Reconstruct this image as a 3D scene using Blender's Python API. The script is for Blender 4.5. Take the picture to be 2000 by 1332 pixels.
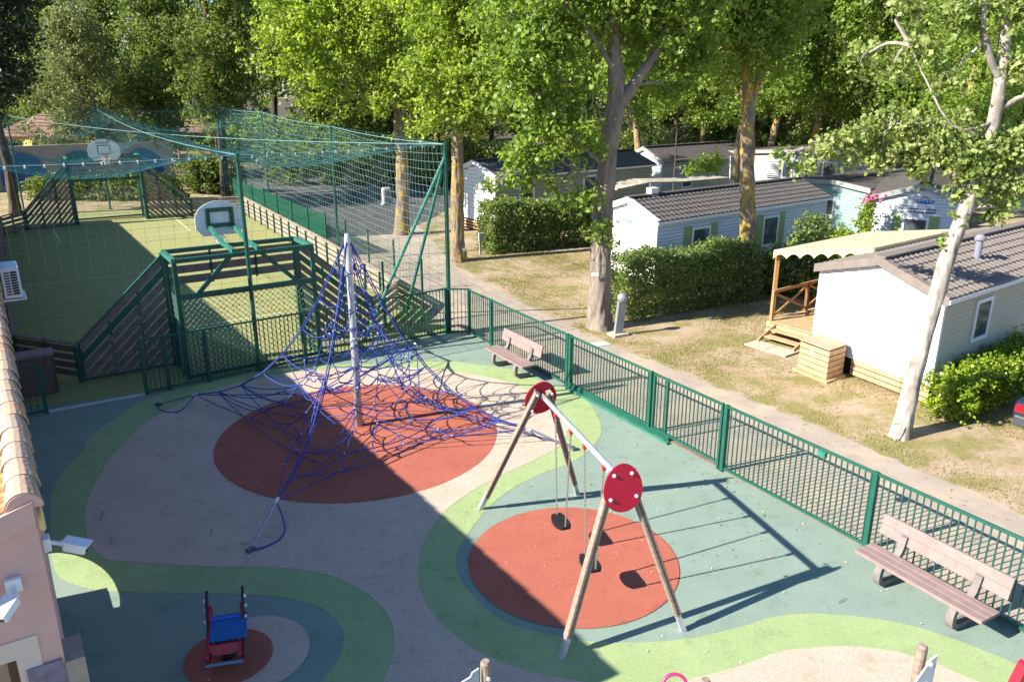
import bpy, math, random
import numpy as np
from mathutils import Vector, Matrix
R = math.radians
for o in list(bpy.data.objects): bpy.data.objects.remove(o)
scene = bpy.context.scene
# ------------------------------------------------------------------ camera
F_PX, CAM_H, PITCH = 1555.0, 7.5, math.atan((666-161)/1555.0)
cam = bpy.data.cameras.new('camera'); cam_o = bpy.data.objects.new('camera', cam)
scene.collection.objects.link(cam_o); scene.camera = cam_o
cam.sensor_width = 36; cam.lens = F_PX/2000*36; cam.clip_end = 1500; cam.clip_start = .1
cam_o.location = (0, 0, CAM_H); cam_o.rotation_euler = (R(90)-PITCH, 0, 0)
# ------------------------------------------------------------------ light
SUN_TRAVEL = Vector((1.45, .59, -1.0)).normalized()
world = bpy.data.worlds.new('World'); scene.world = world; world.use_nodes = True
nt = world.node_tree; bg = nt.nodes['Background']
sky = nt.nodes.new('ShaderNodeTexSky'); sky.sky_type = 'NISHITA'; sky.sun_disc = False; sky.ozone_density = 7.0; sky.dust_density = .3
sky.sun_elevation = math.asin(-SUN_TRAVEL.z)
sky.sun_rotation = math.atan2(-SUN_TRAVEL.x, -SUN_TRAVEL.y)
nt.links.new(sky.outputs[0], bg.inputs[0]); bg.inputs[1].default_value = .082
sun = bpy.data.lights.new('sun', 'SUN'); sun.energy = 5.0; sun.angle = R(.5); sun.color = (1, .93, .82)
sun_o = bpy.data.objects.new('sun', sun); scene.collection.objects.link(sun_o)
sun_o.rotation_euler = SUN_TRAVEL.to_track_quat('-Z', 'Y').to_euler(); sun_o.location = (-20, -10, 30)
vs = scene.view_settings; vs.view_transform = 'Standard'; vs.look = 'None'; vs.exposure = 1.42; vs.gamma = 1
try: vs.use_curve_mapping = False
except Exception: pass
scene.render.engine = 'CYCLES'
# ------------------------------------------------------------------ pixel -> place
_c, _s = math.cos(PITCH), math.sin(PITCH)
def ray(px, py):
    u = (px-1000)/F_PX; v = (py-666)/F_PX
    return Vector((u, _c-v*_s, -_s-v*_c))
def G(px, py, z=0.0):
    r = ray(px, py); t = (z-CAM_H)/r.z
    return Vector((r.x*t, r.y*t, z))
def AT(px, py, Y):
    r = ray(px, py); t = Y/r.y
    return Vector((r.x*t, Y, CAM_H+r.z*t))
# ------------------------------------------------------------------ object helpers
C = scene.collection
ORG = {}
def V(*a): return Vector(a)
def empty(name, loc, label, cat, group=None):
    o = bpy.data.objects.new(name, None); C.objects.link(o); o.location = loc
    o.empty_display_size = .2; ORG[o.name] = Vector(loc); tag(o, label, cat, group); return o
def tag(o, label=None, cat=None, group=None, kind=None):
    if label: o['label'] = label
    if cat: o['category'] = cat
    if group: o['group'] = group
    if kind: o['kind'] = kind
    return o
def link(name, me, parent=None, loc=None):
    o = bpy.data.objects.new(name, me); C.objects.link(o)
    if parent is not None:
        o.parent = parent
    base = ORG[parent.name] if parent is not None else Vector((0, 0, 0))
    if loc is not None: o.location = Vector(loc)-base; ORG[o.name] = Vector(loc)
    else: ORG[o.name] = base.copy()
    return o
def perp(d):
    d = Vector(d).normalized(); h = Vector((0, 0, 1)) if abs(d.z) < .95 else Vector((1, 0, 0))
    a = d.cross(h).normalized(); return a, a.cross(d).normalized()
class MB:
    def __init__(s): s.v = []; s.f = []
    def add(s, vs, fs):
        n = len(s.v); s.v += [tuple(x) for x in vs]; s.f += [tuple(i+n for i in f) for f in fs]; return s
    def hexa(s, p):
        return s.add(p, [(0,3,2,1),(4,5,6,7),(0,1,5,4),(1,2,6,5),(2,3,7,6),(3,0,4,7)])
    def boxv(s, o, a, b, c):
        o = Vector(o); a = Vector(a); b = Vector(b); c = Vector(c)
        if a.cross(b).dot(c) < 0: a, b = b, a
        return s.hexa([o, o+a, o+a+b, o+b, o+c, o+a+c, o+a+b+c, o+b+c])
    def box(s, c, sx, sy, sz, rz=0):
        ca, sa = math.cos(rz), math.sin(rz); a = V(ca*sx, sa*sx, 0); b = V(-sa*sy, ca*sy, 0); k = V(0, 0, sz)
        return s.boxv(Vector(c)-a/2-b/2-k/2, a, b, k)
    def beam(s, p, q, w, h, up=(0, 0, 1)):
        p = Vector(p); q = Vector(q); d = q-p; up = Vector(up)
        a = d.cross(up)
        if a.length < 1e-5: a = d.cross(V(1, 0, 0))
        a.normalize(); b = a.cross(d).normalized()
        return s.boxv(p-a*w/2-b*h/2, a*w, b*h, d)
    def tube(s, pts, r, n=6, cap=True):
        pts = [Vector(p) for p in pts]; m = len(pts)
        rs = r if isinstance(r, (list, tuple)) else [r]*m
        vs = []; a = None
        for i, p in enumerate(pts):
            d = (pts[min(i+1, m-1)]-pts[max(i-1, 0)])
            if d.length < 1e-9: d = V(0, 0, 1)
            d.normalize()
            if a is None: a, b = perp(d)
            else:
                a = (a-d*a.dot(d))
                if a.length < 1e-6: a, b = perp(d)
                a.normalize(); b = a.cross(d)
            for k in range(n):
                t = 2*math.pi*k/n; vs.append(p+(a*math.cos(t)+b*math.sin(t))*rs[i])
        fs = [(i*n+k, (i+1)*n+k, (i+1)*n+(k+1) % n, i*n+(k+1) % n) for i in range(m-1) for k in range(n)]
        if cap: fs += [tuple(range(n)), tuple((m-1)*n+k for k in reversed(range(n)))]
        return s.add(vs, fs)
    def lathe(s, c, prof, n=16, axis=(0, 0, 1)):
        c = Vector(c); ax = Vector(axis).normalized(); a, b = perp(ax); vs = []
        for r, z in prof:
            for k in range(n):
                t = 2*math.pi*k/n; vs.append(c+ax*z+(a*math.cos(t)+b*math.sin(t))*r)
        m = len(prof)
        fs = [(i*n+k, (i+1)*n+k, (i+1)*n+(k+1) % n, i*n+(k+1) % n) for i in range(m-1) for k in range(n)]
        fs += [tuple(range(n)), tuple((m-1)*n+k for k in reversed(range(n)))]
        return s.add(vs, fs)
    def prism(s, poly, ext):       # polygon (3d points), extruded by a vector
        poly = [Vector(p) for p in poly]; ext = Vector(ext); n = len(poly)
        return s.add(poly+[p+ext for p in poly],
            [tuple(reversed(range(n))), tuple(range(n, 2*n))]+[(i, (i+1) % n, n+(i+1) % n, n+i) for i in range(n)])
    def build(s, name, m, parent=None, loc=None, smooth=False, bevel=0):
        o_ = Vector(loc) if loc is not None else (ORG[parent.name] if parent is not None else V(0, 0, 0))
        me = bpy.data.meshes.new(name)
        me.from_pydata([tuple(Vector(v)-o_) for v in s.v], [], s.f); me.update()
        if m: me.materials.append(m)
        if smooth:
            me.polygons.foreach_set('use_smooth', [True]*len(me.polygons))
        o = link(name, me, parent, loc)
        if bevel:
            b = o.modifiers.new('bevel', 'BEVEL'); b.width = bevel; b.segments = 2; b.limit_method = 'ANGLE'; b.angle_limit = R(40)
        return o
def np_mesh(name, verts, quads, m):
    me = bpy.data.meshes.new(name); nv = len(verts); nq = len(quads)
    me.vertices.add(nv); me.vertices.foreach_set('co', np.asarray(verts, np.float32).ravel())
    me.loops.add(nq*4); me.loops.foreach_set('vertex_index', np.asarray(quads, np.int32).ravel())
    me.polygons.add(nq); me.polygons.foreach_set('loop_start', np.arange(0, nq*4, 4, dtype=np.int32))
    me.update(calc_edges=True); me.validate()
    if m: me.materials.append(m)
    return me
def copy_tree(o, parent=None, loc=None, rz=0, sc=None):
    c = o.copy(); C.objects.link(c); c.parent = parent
    if loc is not None: c.location = loc; c.rotation_euler = (0, 0, rz)
    if sc is not None: c.scale = sc if isinstance(sc, (tuple, Vector)) else (sc, sc, sc)
    for ch in o.children: copy_tree(ch, c)
    return c
# ------------------------------------------------------------------ materials
MATS = {}
def M(name, col, rough=.6, col2=None, scale=6, bump=0, bscale=None, metal=0, spec=.4, amount=.5, stretch=None, detail=4, trans=None, coat=0, col3=None, scale3=1.5):
    if name in MATS: return MATS[name]
    m = bpy.data.materials.new(name); m.use_nodes = True; t = m.node_tree; b = t.nodes['Principled BSDF']
    b.inputs['Roughness'].default_value = rough; b.inputs['Metallic'].default_value = metal
    b.inputs['Specular IOR Level'].default_value = spec
    b.inputs['Coat Weight'].default_value = coat
    co = t.nodes.new('ShaderNodeTexCoord'); mp = t.nodes.new('ShaderNodeMapping'); t.links.new(co.outputs['Object'], mp.inputs[0])
    if stretch: mp.inputs['Scale'].default_value = stretch
    src = None
    if col2 is not None:
        n = t.nodes.new('ShaderNodeTexNoise'); n.inputs['Scale'].default_value = scale; n.inputs['Detail'].default_value = detail
        n.inputs['Roughness'].default_value = .65
        t.links.new(mp.outputs[0], n.inputs['Vector'])
        rp = t.nodes.new('ShaderNodeValToRGB'); rp.color_ramp.elements[0].position = amount-.14; rp.color_ramp.elements[1].position = amount+.14
        rp.color_ramp.elements[0].color = (*col, 1); rp.color_ramp.elements[1].color = (*col2, 1)
        t.links.new(n.outputs['Fac'], rp.inputs[0]); src = rp.outputs[0]
        if col3 is not None:
            n3 = t.nodes.new('ShaderNodeTexNoise'); n3.inputs['Scale'].default_value = scale3; n3.inputs['Detail'].default_value = 5
            t.links.new(mp.outputs[0], n3.inputs['Vector'])
            r3 = t.nodes.new('ShaderNodeValToRGB'); r3.color_ramp.elements[0].position = .5; r3.color_ramp.elements[1].position = .62
            t.links.new(n3.outputs['Fac'], r3.inputs[0])
            mx = t.nodes.new('ShaderNodeMixRGB'); t.links.new(r3.outputs[0], mx.inputs[0]); t.links.new(src, mx.inputs[1]); mx.inputs[2].default_value = (*col3, 1)
            src = mx.outputs[0]
        t.links.new(src, b.inputs['Base Color'])
    else: b.inputs['Base Color'].default_value = (*col, 1)
    if bump:
        n = t.nodes.new('ShaderNodeTexNoise'); n.inputs['Scale'].default_value = bscale or scale*4; n.inputs['Detail'].default_value = 5
        t.links.new(mp.outputs[0], n.inputs['Vector'])
        bp = t.nodes.new('ShaderNodeBump'); bp.inputs['Strength'].default_value = bump; bp.inputs['Distance'].default_value = .02
        t.links.new(n.outputs['Fac'], bp.inputs['Height']); t.links.new(bp.outputs[0], b.inputs['Normal'])
    MATS[name] = m; return m
def LEAF(name, c1, c2, c3, tr=.45, scale=1.3, rough=.45):
    if name in MATS: return MATS[name]
    m = bpy.data.materials.new(name); m.use_nodes = True; t = m.node_tree; b = t.nodes['Principled BSDF']; out = t.nodes['Material Output']
    b.inputs['Roughness'].default_value = rough; b.inputs['Specular IOR Level'].default_value = .35
    g = t.nodes.new('ShaderNodeNewGeometry')
    n = t.nodes.new('ShaderNodeTexNoise'); n.inputs['Scale'].default_value = scale; n.inputs['Detail'].default_value = 3
    w = t.nodes.new('ShaderNodeTexWhiteNoise')
    mp = t.nodes.new('ShaderNodeVectorMath'); mp.operation = 'SNAP'; mp.inputs[1].default_value = (.09, .09, .09)
    t.links.new(g.outputs['Position'], mp.inputs[0]); t.links.new(mp.outputs[0], w.inputs['Vector'])
    t.links.new(g.outputs['Position'], n.inputs['Vector'])
    ad = t.nodes.new('ShaderNodeMath'); ad.operation = 'MULTIPLY_ADD'; ad.inputs[1].default_value = .55
    t.links.new(w.outputs['Value'], ad.inputs[0])
    sc = t.nodes.new('ShaderNodeMath'); sc.operation = 'MULTIPLY_ADD'; sc.inputs[1].default_value = 1.1; sc.inputs[2].default_value = -.32
    t.links.new(n.outputs['Fac'], sc.inputs[0]); t.links.new(sc.outputs[0], ad.inputs[2])
    rp = t.nodes.new('ShaderNodeValToRGB'); e = rp.color_ramp.elements
    e[0].position = .1; e[0].color = (*c1, 1); e[1].position = .9; e[1].color = (*c3, 1)
    k = e.new(.5); k.color = (*c2, 1)
    t.links.new(ad.outputs[0], rp.inputs[0]); t.links.new(rp.outputs[0], b.inputs['Base Color'])
    tl = t.nodes.new('ShaderNodeBsdfTranslucent'); hs = t.nodes.new('ShaderNodeHueSaturation'); hs.inputs['Saturation'].default_value = 1.1; hs.inputs['Value'].default_value = 1.25; hs.inputs['Hue'].default_value = .49
    t.links.new(rp.outputs[0], hs.inputs['Color']); t.links.new(hs.outputs[0], tl.inputs['Color'])
    mx = t.nodes.new('ShaderNodeMixShader'); mx.inputs[0].default_value = tr
    t.links.new(b.outputs[0], mx.inputs[1]); t.links.new(tl.outputs[0], mx.inputs[2]); t.links.new(mx.outputs[0], out.inputs['Surface'])
    MATS[name] = m; return m
green = M('green_paint', (.008, .078, .052), .42, (.013, .098, .068), 3)
green_l = M('green_paint_worn', (.025, .145, .10), .45, (.04, .19, .135), 4)
green_film = M('green_film', (.010, .10, .055), .5); green_film.node_tree.nodes['Principled BSDF'].inputs['Alpha'].default_value = .62
steel = M('galvanised_steel', (.42, .45, .49), .42, (.55, .57, .60), 7, metal=.45)
white = M('white_plastic', (.78, .78, .78), .4, (.70, .70, .71), 3)
wood_grey = M('weathered_wood', (.30, .235, .185), .8, (.20, .15, .115), 5, .35, stretch=(1, 1, 6))
wood_dark = M('brown_recycled_plank', (.21, .155, .135), .7, (.15, .11, .098), 4, .2)
wood_board = M('greyed_board', (.36, .30, .235), .8, (.25, .20, .155), 5, .3)
wood_new = M('new_timber', (.42, .235, .105), .7, (.33, .17, .07), 3, .25, stretch=(1, 1, 5))
wood_pale = M('pale_timber', (.52, .35, .20), .75, (.40, .25, .13), 4, .25)
wood_bench = M('bench_recycled_plank', (.27, .19, .175), .65, (.22, .155, .145), 5, .12)
concrete = M('concrete', (.34, .32, .30), .9, (.27, .25, .235), 7, .4)
bench_leg = M('bench_leg_plastic', (.20, .175, .165), .75, (.15, .13, .125), 5, .2)
black = M('black_rubber', (.015, .015, .016), .5)
dark = M('dark_gap', (.02, .02, .022), .8)
crimson = M('crimson_plate', (.42, .006, .035), .32, (.36, .005, .03), 3)
rope = M('blue_rope', (.010, .032, .20), .55, (.014, .045, .27), 30)
rope_teal = M('teal_net_cord', (.015, .115, .135), .6)
rope_pale = M('pale_net_cord', (.17, .30, .28), .6)
wire_g = M('green_wire', (.006, .075, .048), .5)
bolt = M('white_cap', (.75, .76, .8), .35)
# ------------------------------------------------------------------ ground
def sheet(name, pts, z, m, kind='structure', thick=0):
    me = bpy.data.meshes.new(name); n = len(pts)
    me.from_pydata([(p[0], p[1], z) for p in pts], [], [tuple(range(n))]); me.materials.append(m)
    if me.polygons[0].normal.z < 0:
        me.flip_normals()
    o = bpy.data.objects.new(name, me); C.objects.link(o); ORG[o.name] = V(0, 0, 0); o['kind'] = kind; return o
def smooth_px(pts, closed=True, k=5):
    out = []; n = len(pts)
    for i in range(n if closed else n-1):
        p0, p1, p2, p3 = [Vector(pts[(i+j) % n] if closed else pts[min(max(i+j, 0), n-1)]) for j in (-1, 0, 1, 2)]
        for q in range(k):
            t = q/k; out.append(.5*((2*p1)+(p2-p0)*t+(2*p0-5*p1+4*p2-p3)*t*t+(3*p1-p0-3*p2+p3)*t**3))
    if not closed: out.append(Vector(pts[-1]))
    return out
def ground_mat():
    m = bpy.data.materials.new('sandy_lawn'); m.use_nodes = True; t = m.node_tree; b = t.nodes['Principled BSDF']; b.inputs['Roughness'].default_value = .95
    b.inputs['Specular IOR Level'].default_value = .1
    g = t.nodes.new('ShaderNodeTexCoord')
    def noise(s, d=6, r=.6):
        n = t.nodes.new('ShaderNodeTexNoise'); n.inputs['Scale'].default_value = s; n.inputs['Detail'].default_value = d; n.inputs['Roughness'].default_value = r
        t.links.new(g.outputs['Object'], n.inputs['Vector']); return n.outputs['Fac']
    def ramp(f, a, b_, ca=(0, 0, 0), cb=(1, 1, 1)):
        r = t.nodes.new('ShaderNodeValToRGB'); e = r.color_ramp.elements; e[0].position = a; e[1].position = b_; e[0].color = (*ca, 1); e[1].color = (*cb, 1)
        t.links.new(f, r.inputs[0]); return r.outputs[0]
    def mix(f, a, b_):
        x = t.nodes.new('ShaderNodeMixRGB'); t.links.new(f, x.inputs[0])
        for i, q in ((1, a), (2, b_)):
            if isinstance(q, tuple): x.inputs[i].default_value = (*q, 1)
            else: t.links.new(q, x.inputs[i])
        return x.outputs[0]
    sand = ramp(noise(9), .35, .7, (.34, .255, .175), (.46, .365, .27))
    straw = ramp(noise(22), .3, .7, (.30, .215, .13), (.40, .31, .20))
    grass = ramp(noise(30), .3, .7, (.17, .155, .055), (.29, .255, .11))
    c = mix(ramp(noise(.55, 7, .65), .44, .56), sand, straw)
    c = mix(ramp(noise(.8, 8, .7), .46, .57), c, grass)
    c = mix(ramp(noise(60, 2), .66, .72), c, (.12, .08, .05))
    t.links.new(c, b.inputs['Base Color'])
    bp = t.nodes.new('ShaderNodeBump'); bp.inputs['Strength'].default_value = .6; bp.inputs['Distance'].default_value = .03
    t.links.new(noise(26), bp.inputs['Height']); t.links.new(bp.outputs[0], b.inputs['Normal'])
    return m
sheet('ground', [(-400, -60), (400, -60), (400, 500), (-400, 500)], 0, ground_mat())
asphalt = M('path_surface', (.37, .31, .25), .95, (.30, .25, .205), 1.6, .5, 60, col3=(.41, .33, .245), scale3=.7)
path_px = [G(880, 512), G(1010, 585), G(1150, 655), G(1300, 715), G(1600, 835), G(1990, 1003), V(16, 2, 0), V(10, -4, 0)]
rp_ = random.Random(12); pe = []
for p_, q_ in zip(path_px[:5], path_px[1:6]):
    for k in range(14): pe.append(p_.lerp(q_, k/14)+V(rp_.uniform(-.10, .14), rp_.uniform(-.08, .08), 0))
path_px = pe+path_px[5:]
sheet('path', [V(-15.5, 62, 0), V(-5.2, 44, 0)]+path_px+[V(4, 4, 0), V(-1.5, 23.8, 0), V(-2.5, 24.5, 0), V(-4, 30, 0), V(-16, 52, 0)], .004, asphalt)
sheet('shade_dark_wood_floor', [(-400, 70), (400, 70), (400, 400), (-400, 400)], .006, M('shade_dark_litter', (.085, .068, .04), .95, (.055, .05, .025), 1.5, .5, 20))  # dark litter sheet standing in for tree shade on the far ground
road = M('shade_darkened_asphalt', (.085, .085, .09), .9, (.06, .06, .063), 3, .4, 60)  # asphalt colour darkened to stand in for tree shade
sheet('road', [V(-9.5, 40, 0), V(-6.0, 41, 0), V(-4.6, 46, 0), V(-3, 56, 0), V(2, 75, 0), V(-32, 75, 0), V(-18, 56, 0)], .008, road)
# ------------------------------------------------------------------ rubber flooring
def rubber(name, a, b):
    m = bpy.data.materials.new(name); m.use_nodes = True; t = m.node_tree; p = t.nodes['Principled BSDF']; p.inputs['Roughness'].default_value = .93; p.inputs['Specular IOR Level'].default_value = .18
    g = t.nodes.new('ShaderNodeTexCoord')
    def noise(sc, d=4, r=.6):
        n = t.nodes.new('ShaderNodeTexNoise'); n.inputs['Scale'].default_value = sc; n.inputs['Detail'].default_value = d; n.inputs['Roughness'].default_value = r
        t.links.new(g.outputs['Object'], n.inputs['Vector']); return n.outputs['Fac']
    def ramp(f, lo, hi, ca, cb):
        r = t.nodes.new('ShaderNodeValToRGB'); e = r.color_ramp.elements; e[0].position = lo; e[1].position = hi; e[0].color = (*ca, 1); e[1].color = (*cb, 1); t.links.new(f, r.inputs[0]); return r.outputs[0]
    def mul(x, y, f=1):
        q = t.nodes.new('ShaderNodeMixRGB'); q.blend_type = 'MULTIPLY'; q.inputs[0].default_value = f; t.links.new(x, q.inputs[1]); t.links.new(y, q.inputs[2]); return q.outputs[0]
    c = ramp(noise(.9, 6, .65), .36, .64, a, b)
    c = mul(c, ramp(noise(75, 3, .7), .38, .62, (.74, .74, .74), (1.16, 1.16, 1.16)))
    c = mul(c, ramp(noise(2.6, 8, .72), .30, .46, (.80, .78, .76), (1, 1, 1)))
    c = mul(c, ramp(noise(14, 5, .6), .24, .31, (.72, .70, .68), (1, 1, 1)))
    t.links.new(c, p.inputs['Base Color'])
    bp = t.nodes.new('ShaderNodeBump'); bp.inputs['Strength'].default_value = .5; bp.inputs['Distance'].default_value = .012
    t.links.new(noise(120, 3), bp.inputs['Height']); t.links.new(bp.outputs[0], p.inputs['Normal']); return m
teal = rubber('rubber_grey_green', (.205, .275, .228), (.235, .305, .255))
lgreen = rubber('rubber_light_green', (.285, .37, .17), (.325, .41, .20))
beige = rubber('rubber_beige', (.54, .42, .335), (.49, .38, .30))
red = rubber('rubber_red', (.40, .125, .085), (.355, .108, .073))
FC = V(-1.33, 23.77, 0); FE = V(7.9, 8.5, 0); BL = G(288, 771)
sheet('rubber_flooring', [FC+V(.1, .1, 0), FE+V(.1, .1, 0), V(13, 0, 0), V(-2, 0, 0), V(-4.7, 6.2, 0), V(-12.4, 17.6, 0), BL+V(0, .05, 0), V(-2.04, 23.9, 0)], .012, teal)
top = [(98, 1010), (98, 978), (109, 948), (129, 914), (163, 880), (179, 850), (237, 812), (291, 778), (420, 744), (560, 718), (680, 712), (749, 711), (813, 704), (888, 708), (950, 715), (1000, 723), (1053, 744), (1120, 764), (1154, 791), (1174, 832), (1167, 862), (1126, 899), (1057, 927), (1002, 954), (956, 991), (919, 1037), (896, 1074), (891, 1101), (900, 1133), (942, 1184), (1001, 1221), (1093, 1244), (1171, 1255), (1263, 1255), (1355, 1246), (1454, 1223), (1508, 1206), (1581, 1199), (1653, 1203), (1726, 1212), (1798, 1228), (1870, 1252), (1943, 1280), (2000, 1306), (2100, 1370), (2000, 1500), (600, 1500), (605, 1360), (626, 1332), (659, 1291), (672, 1252), (666, 1226), (630, 1190), (576, 1172), (503, 1163), (400, 1160), (271, 1158), (204, 1155), (153, 1145), (112, 1124), (100, 1080)]
pg = [G(*p) for p in smooth_px([Vector((*p, 0)).xy for p in top], True, 4)]
def poly_sheet(name, pts, z, m):
    o = sheet(name, pts, z, m)
    import bmesh
    bm = bmesh.new(); bm.from_mesh(o.data); bmesh.ops.triangulate(bm, faces=bm.faces[:], ngon_method='EAR_CLIP'); bm.to_mesh(o.data); bm.free()
    return o
poly_sheet('rubber_green_band', pg, .016, lgreen)
bei = [(250, 858), (306, 813), (393, 771), (513, 738), (625, 723), (738, 719), (850, 722), (934, 734), (1002, 751), (1053, 778), (1097, 806), (1111, 830), (1093, 872), (1034, 904), (965, 936), (910, 968), (873, 996), (845, 1030), (822, 1075), (815, 1120), (826, 1165), (850, 1205), (896, 1248), (942, 1278), (1011, 1306), (1080, 1322), (1180, 1338), (1290, 1338), (1400, 1315), (1454, 1299), (1508, 1279), (1563, 1268), (1653, 1264), (1744, 1273), (1816, 1293), (1870, 1317), (1940, 1360), (1900, 1480), (760, 1480), (742, 1370), (749, 1332), (764, 1295), (770, 1248), (757, 1201), (713, 1158), (648, 1127), (576, 1113), (503, 1109), (400, 1107), (238, 1097), (204, 1090), (176, 1063), (166, 1022), (170, 982), (190, 938), (217, 895)]
poly_sheet('rubber_beige_field', [G(*p) for p in smooth_px([Vector((*p, 0)).xy for p in bei], True, 4)], .020, beige)
def disc_sheet(name, c, r, z, m, n=64):
    return sheet(name, [c+V(math.cos(2*math.pi*i/n)*r, math.sin(2*math.pi*i/n)*r, 0) for i in range(n)], z, m)
MAST = G(702, 833)
cN = (G(427, 858)+G(970, 842))/2
disc_sheet('rubber_red_circle', cN, (G(427, 858)-G(970, 842)).length/2, .024, red)
cS = (G(918, 1085)+G(1325, 1108))/2
disc_sheet('rubber_red_circle', cS, 1.72, .024, red)
RID = G(447, 1284)
disc_sheet('rubber_beige_circle', RID+V(.27, .08, 0), .80, .020, beige)
disc_sheet('rubber_red_circle', RID, .585, .024, red)
# court turf
E1 = V(.835, .55, 0); E2 = V(-.55, .835, 0); CO = V(-9.3, 20.88, 0)
def CF(a, b, z=0): return CO+E1*a+E2*b+V(0, 0, z)
turf = M('synthetic_turf', (.26, .265, .11), .95, (.30, .30, .135), 3, .7, 45, spec=.1, col3=(.27, .28, .115), scale3=.4)
sheet('court_turf', [BL+V(0, .02, 0), V(-2.04, 23.95, 0), CF(9.2, 4), CF(10.6, 32), CF(-6, 32), CF(-6, -3), V(-12.4, 17.66, 0)], .014, turf)
lime = M('line_paint', (.52, .53, .40), .9)
def line(p, q, w=.06, z=.019):
    d = (q-p).normalized(); n = V(-d.y, d.x, 0)*w/2
    sheet('court_line', [p-n, q-n, q+n, p+n], z, lime)
line(G(54, 559), G(263, 537)+E1*5.5); line(G(105, 449), G(118, 476)); line(G(118, 476), G(372, 452)); line(G(372, 452), G(340, 425), .06, .022)
line(CF(-.5, 3.6), CF(4.2, 3.6)); 
# kerb under the white strip between turf and rubber
MB().beam(G(95, 806)+V(0, 0, .03), G(290, 770.5)+V(0, 0, .03), .05, .06).build('kerb', M('kerb_white', (.5, .52, .52), .8))['kind'] = 'structure'
# ------------------------------------------------------------------ fences with bars
bar_me = {}
def bar_mesh(h, w=.020):
    k = (round(h, 3), w)
    if k not in bar_me:
        o = MB().box((0, 0, h/2), w, w, h).build('bar', green); me = o.data; bpy.data.objects.remove(o); bar_me[k] = me
    return bar_me[k]
def railing(name, label, p, q, h=1.42, z0=.09, posts=(), spacing=.115, post_w=.09, ends=(True, True), group=None, bmat=green, post_h=None, foot=0):
    p = Vector(p); q = Vector(q); d = (q-p); L = d.length; d.normalize()
    t = empty(name, p, label, 'gate' if 'gate' in name else 'fence', group)
    a = math.atan2(d.y, d.x)
    MB().beam(p+V(0, 0, h), q+V(0, 0, h), .05, .045).build('top_rail', bmat, t, bevel=.006)
    MB().beam(p+V(0, 0, z0), q+V(0, 0, z0), .045, .045).build('bottom_rail', bmat, t)
    n = max(2, round(L/spacing)); me = bar_mesh(h-z0-.03)
    pp = [0.0] if ends[0] else []
    pp += list(posts)+([L] if ends[1] else [])
    for i in range(1, n):
        s = L*i/n
        if any(abs(s-x) < .06 for x in pp): continue
        o = link('bar', me, t, p+d*s+V(0, 0, z0+.01)); o.rotation_euler = (0, 0, a)
    for s in pp:
        MB().box(p+d*s+V(0, 0, (h+.03)/2), post_w, post_w, h+.03, a).build('post', bmat, t, bevel=.008)
    return t
fd = (V(7.26, 9.57, 0)-FC).normalized()
def FP(px, py):       # point on the fence line nearest a pixel's ground point
    g = G(px, py); return FC+fd*((g-FC).dot(fd))
f0, f1, f2, f3, f4 = FC, FP(1105, 757), FP(1262, 845), FP(1405, 922), FP(1990, 1235)
sP = [(FP(x, y)-f3).length for x, y in ((1690, 1072),)]
railing('railing_fence', 'green bar fence behind the far small bench, running up to the tall corner net post', f0, f1, posts=[(FP(964, 676)-f0).length])
gate = railing('sliding_gate', 'green sliding gate of bars in the middle of the fence between bench and swing', f1+fd*.12, f2-fd*.02, z0=.16)
MB().beam(f1+fd*.1+V(-.10, -.06, .05), f2+fd*.75+V(-.10, -.06, .05), .05, .05).build('track_rail', green_l, gate)
MB().beam(f1+fd*.12+V(-.02, 0, .10), f2+fd*.7+V(-.02, 0, .10), .07, .08).build('lower_beam', green, gate)
railing('gate_leaf', 'narrow green gate leaf with double posts beside the sliding gate', f2+fd*.10, f3-fd*.12, posts=[.42], z0=.16, ends=(True, True), post_w=.06)
fr = railing('railing_fence', 'long green bar fence running behind the large near bench to the right edge', f3, f4+fd*.4, posts=sP)
lk = (FP(1590, 1020)-f3).length
MB().box(f3+fd*lk+V(-.04, -.02, 1.36), .16, .07, .10, math.atan2(fd.y, fd.x)).build('lock_box', green_l, fr)
railing('gate_leaf', 'green gate leaf beyond the large near bench at the right edge', f4+fd*.55, f4+fd*2.4, z0=.16, post_w=.06)
# kerb strip under fence
MB().beam(FC+V(.06, .03, .02), f4+fd*3+V(.06, .03, .02), .10, .06).build('fence_kerb', M('kerb_brown', (.19, .15, .12), .9, (.13, .10, .08), 8))['kind'] = 'structure'
B0 = BL; B1 = V(-2.04, 23.82, 0)
railing('railing_fence', 'green bar fence between the climbing net and the near court goal', B0, B1, posts=[.55, 1.55, 4.2], h=1.45)
railing('railing_fence', 'short green bar fence bridging the tall corner net post and the fence corner', B1, FC, h=1.45, ends=(False, False))
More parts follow.
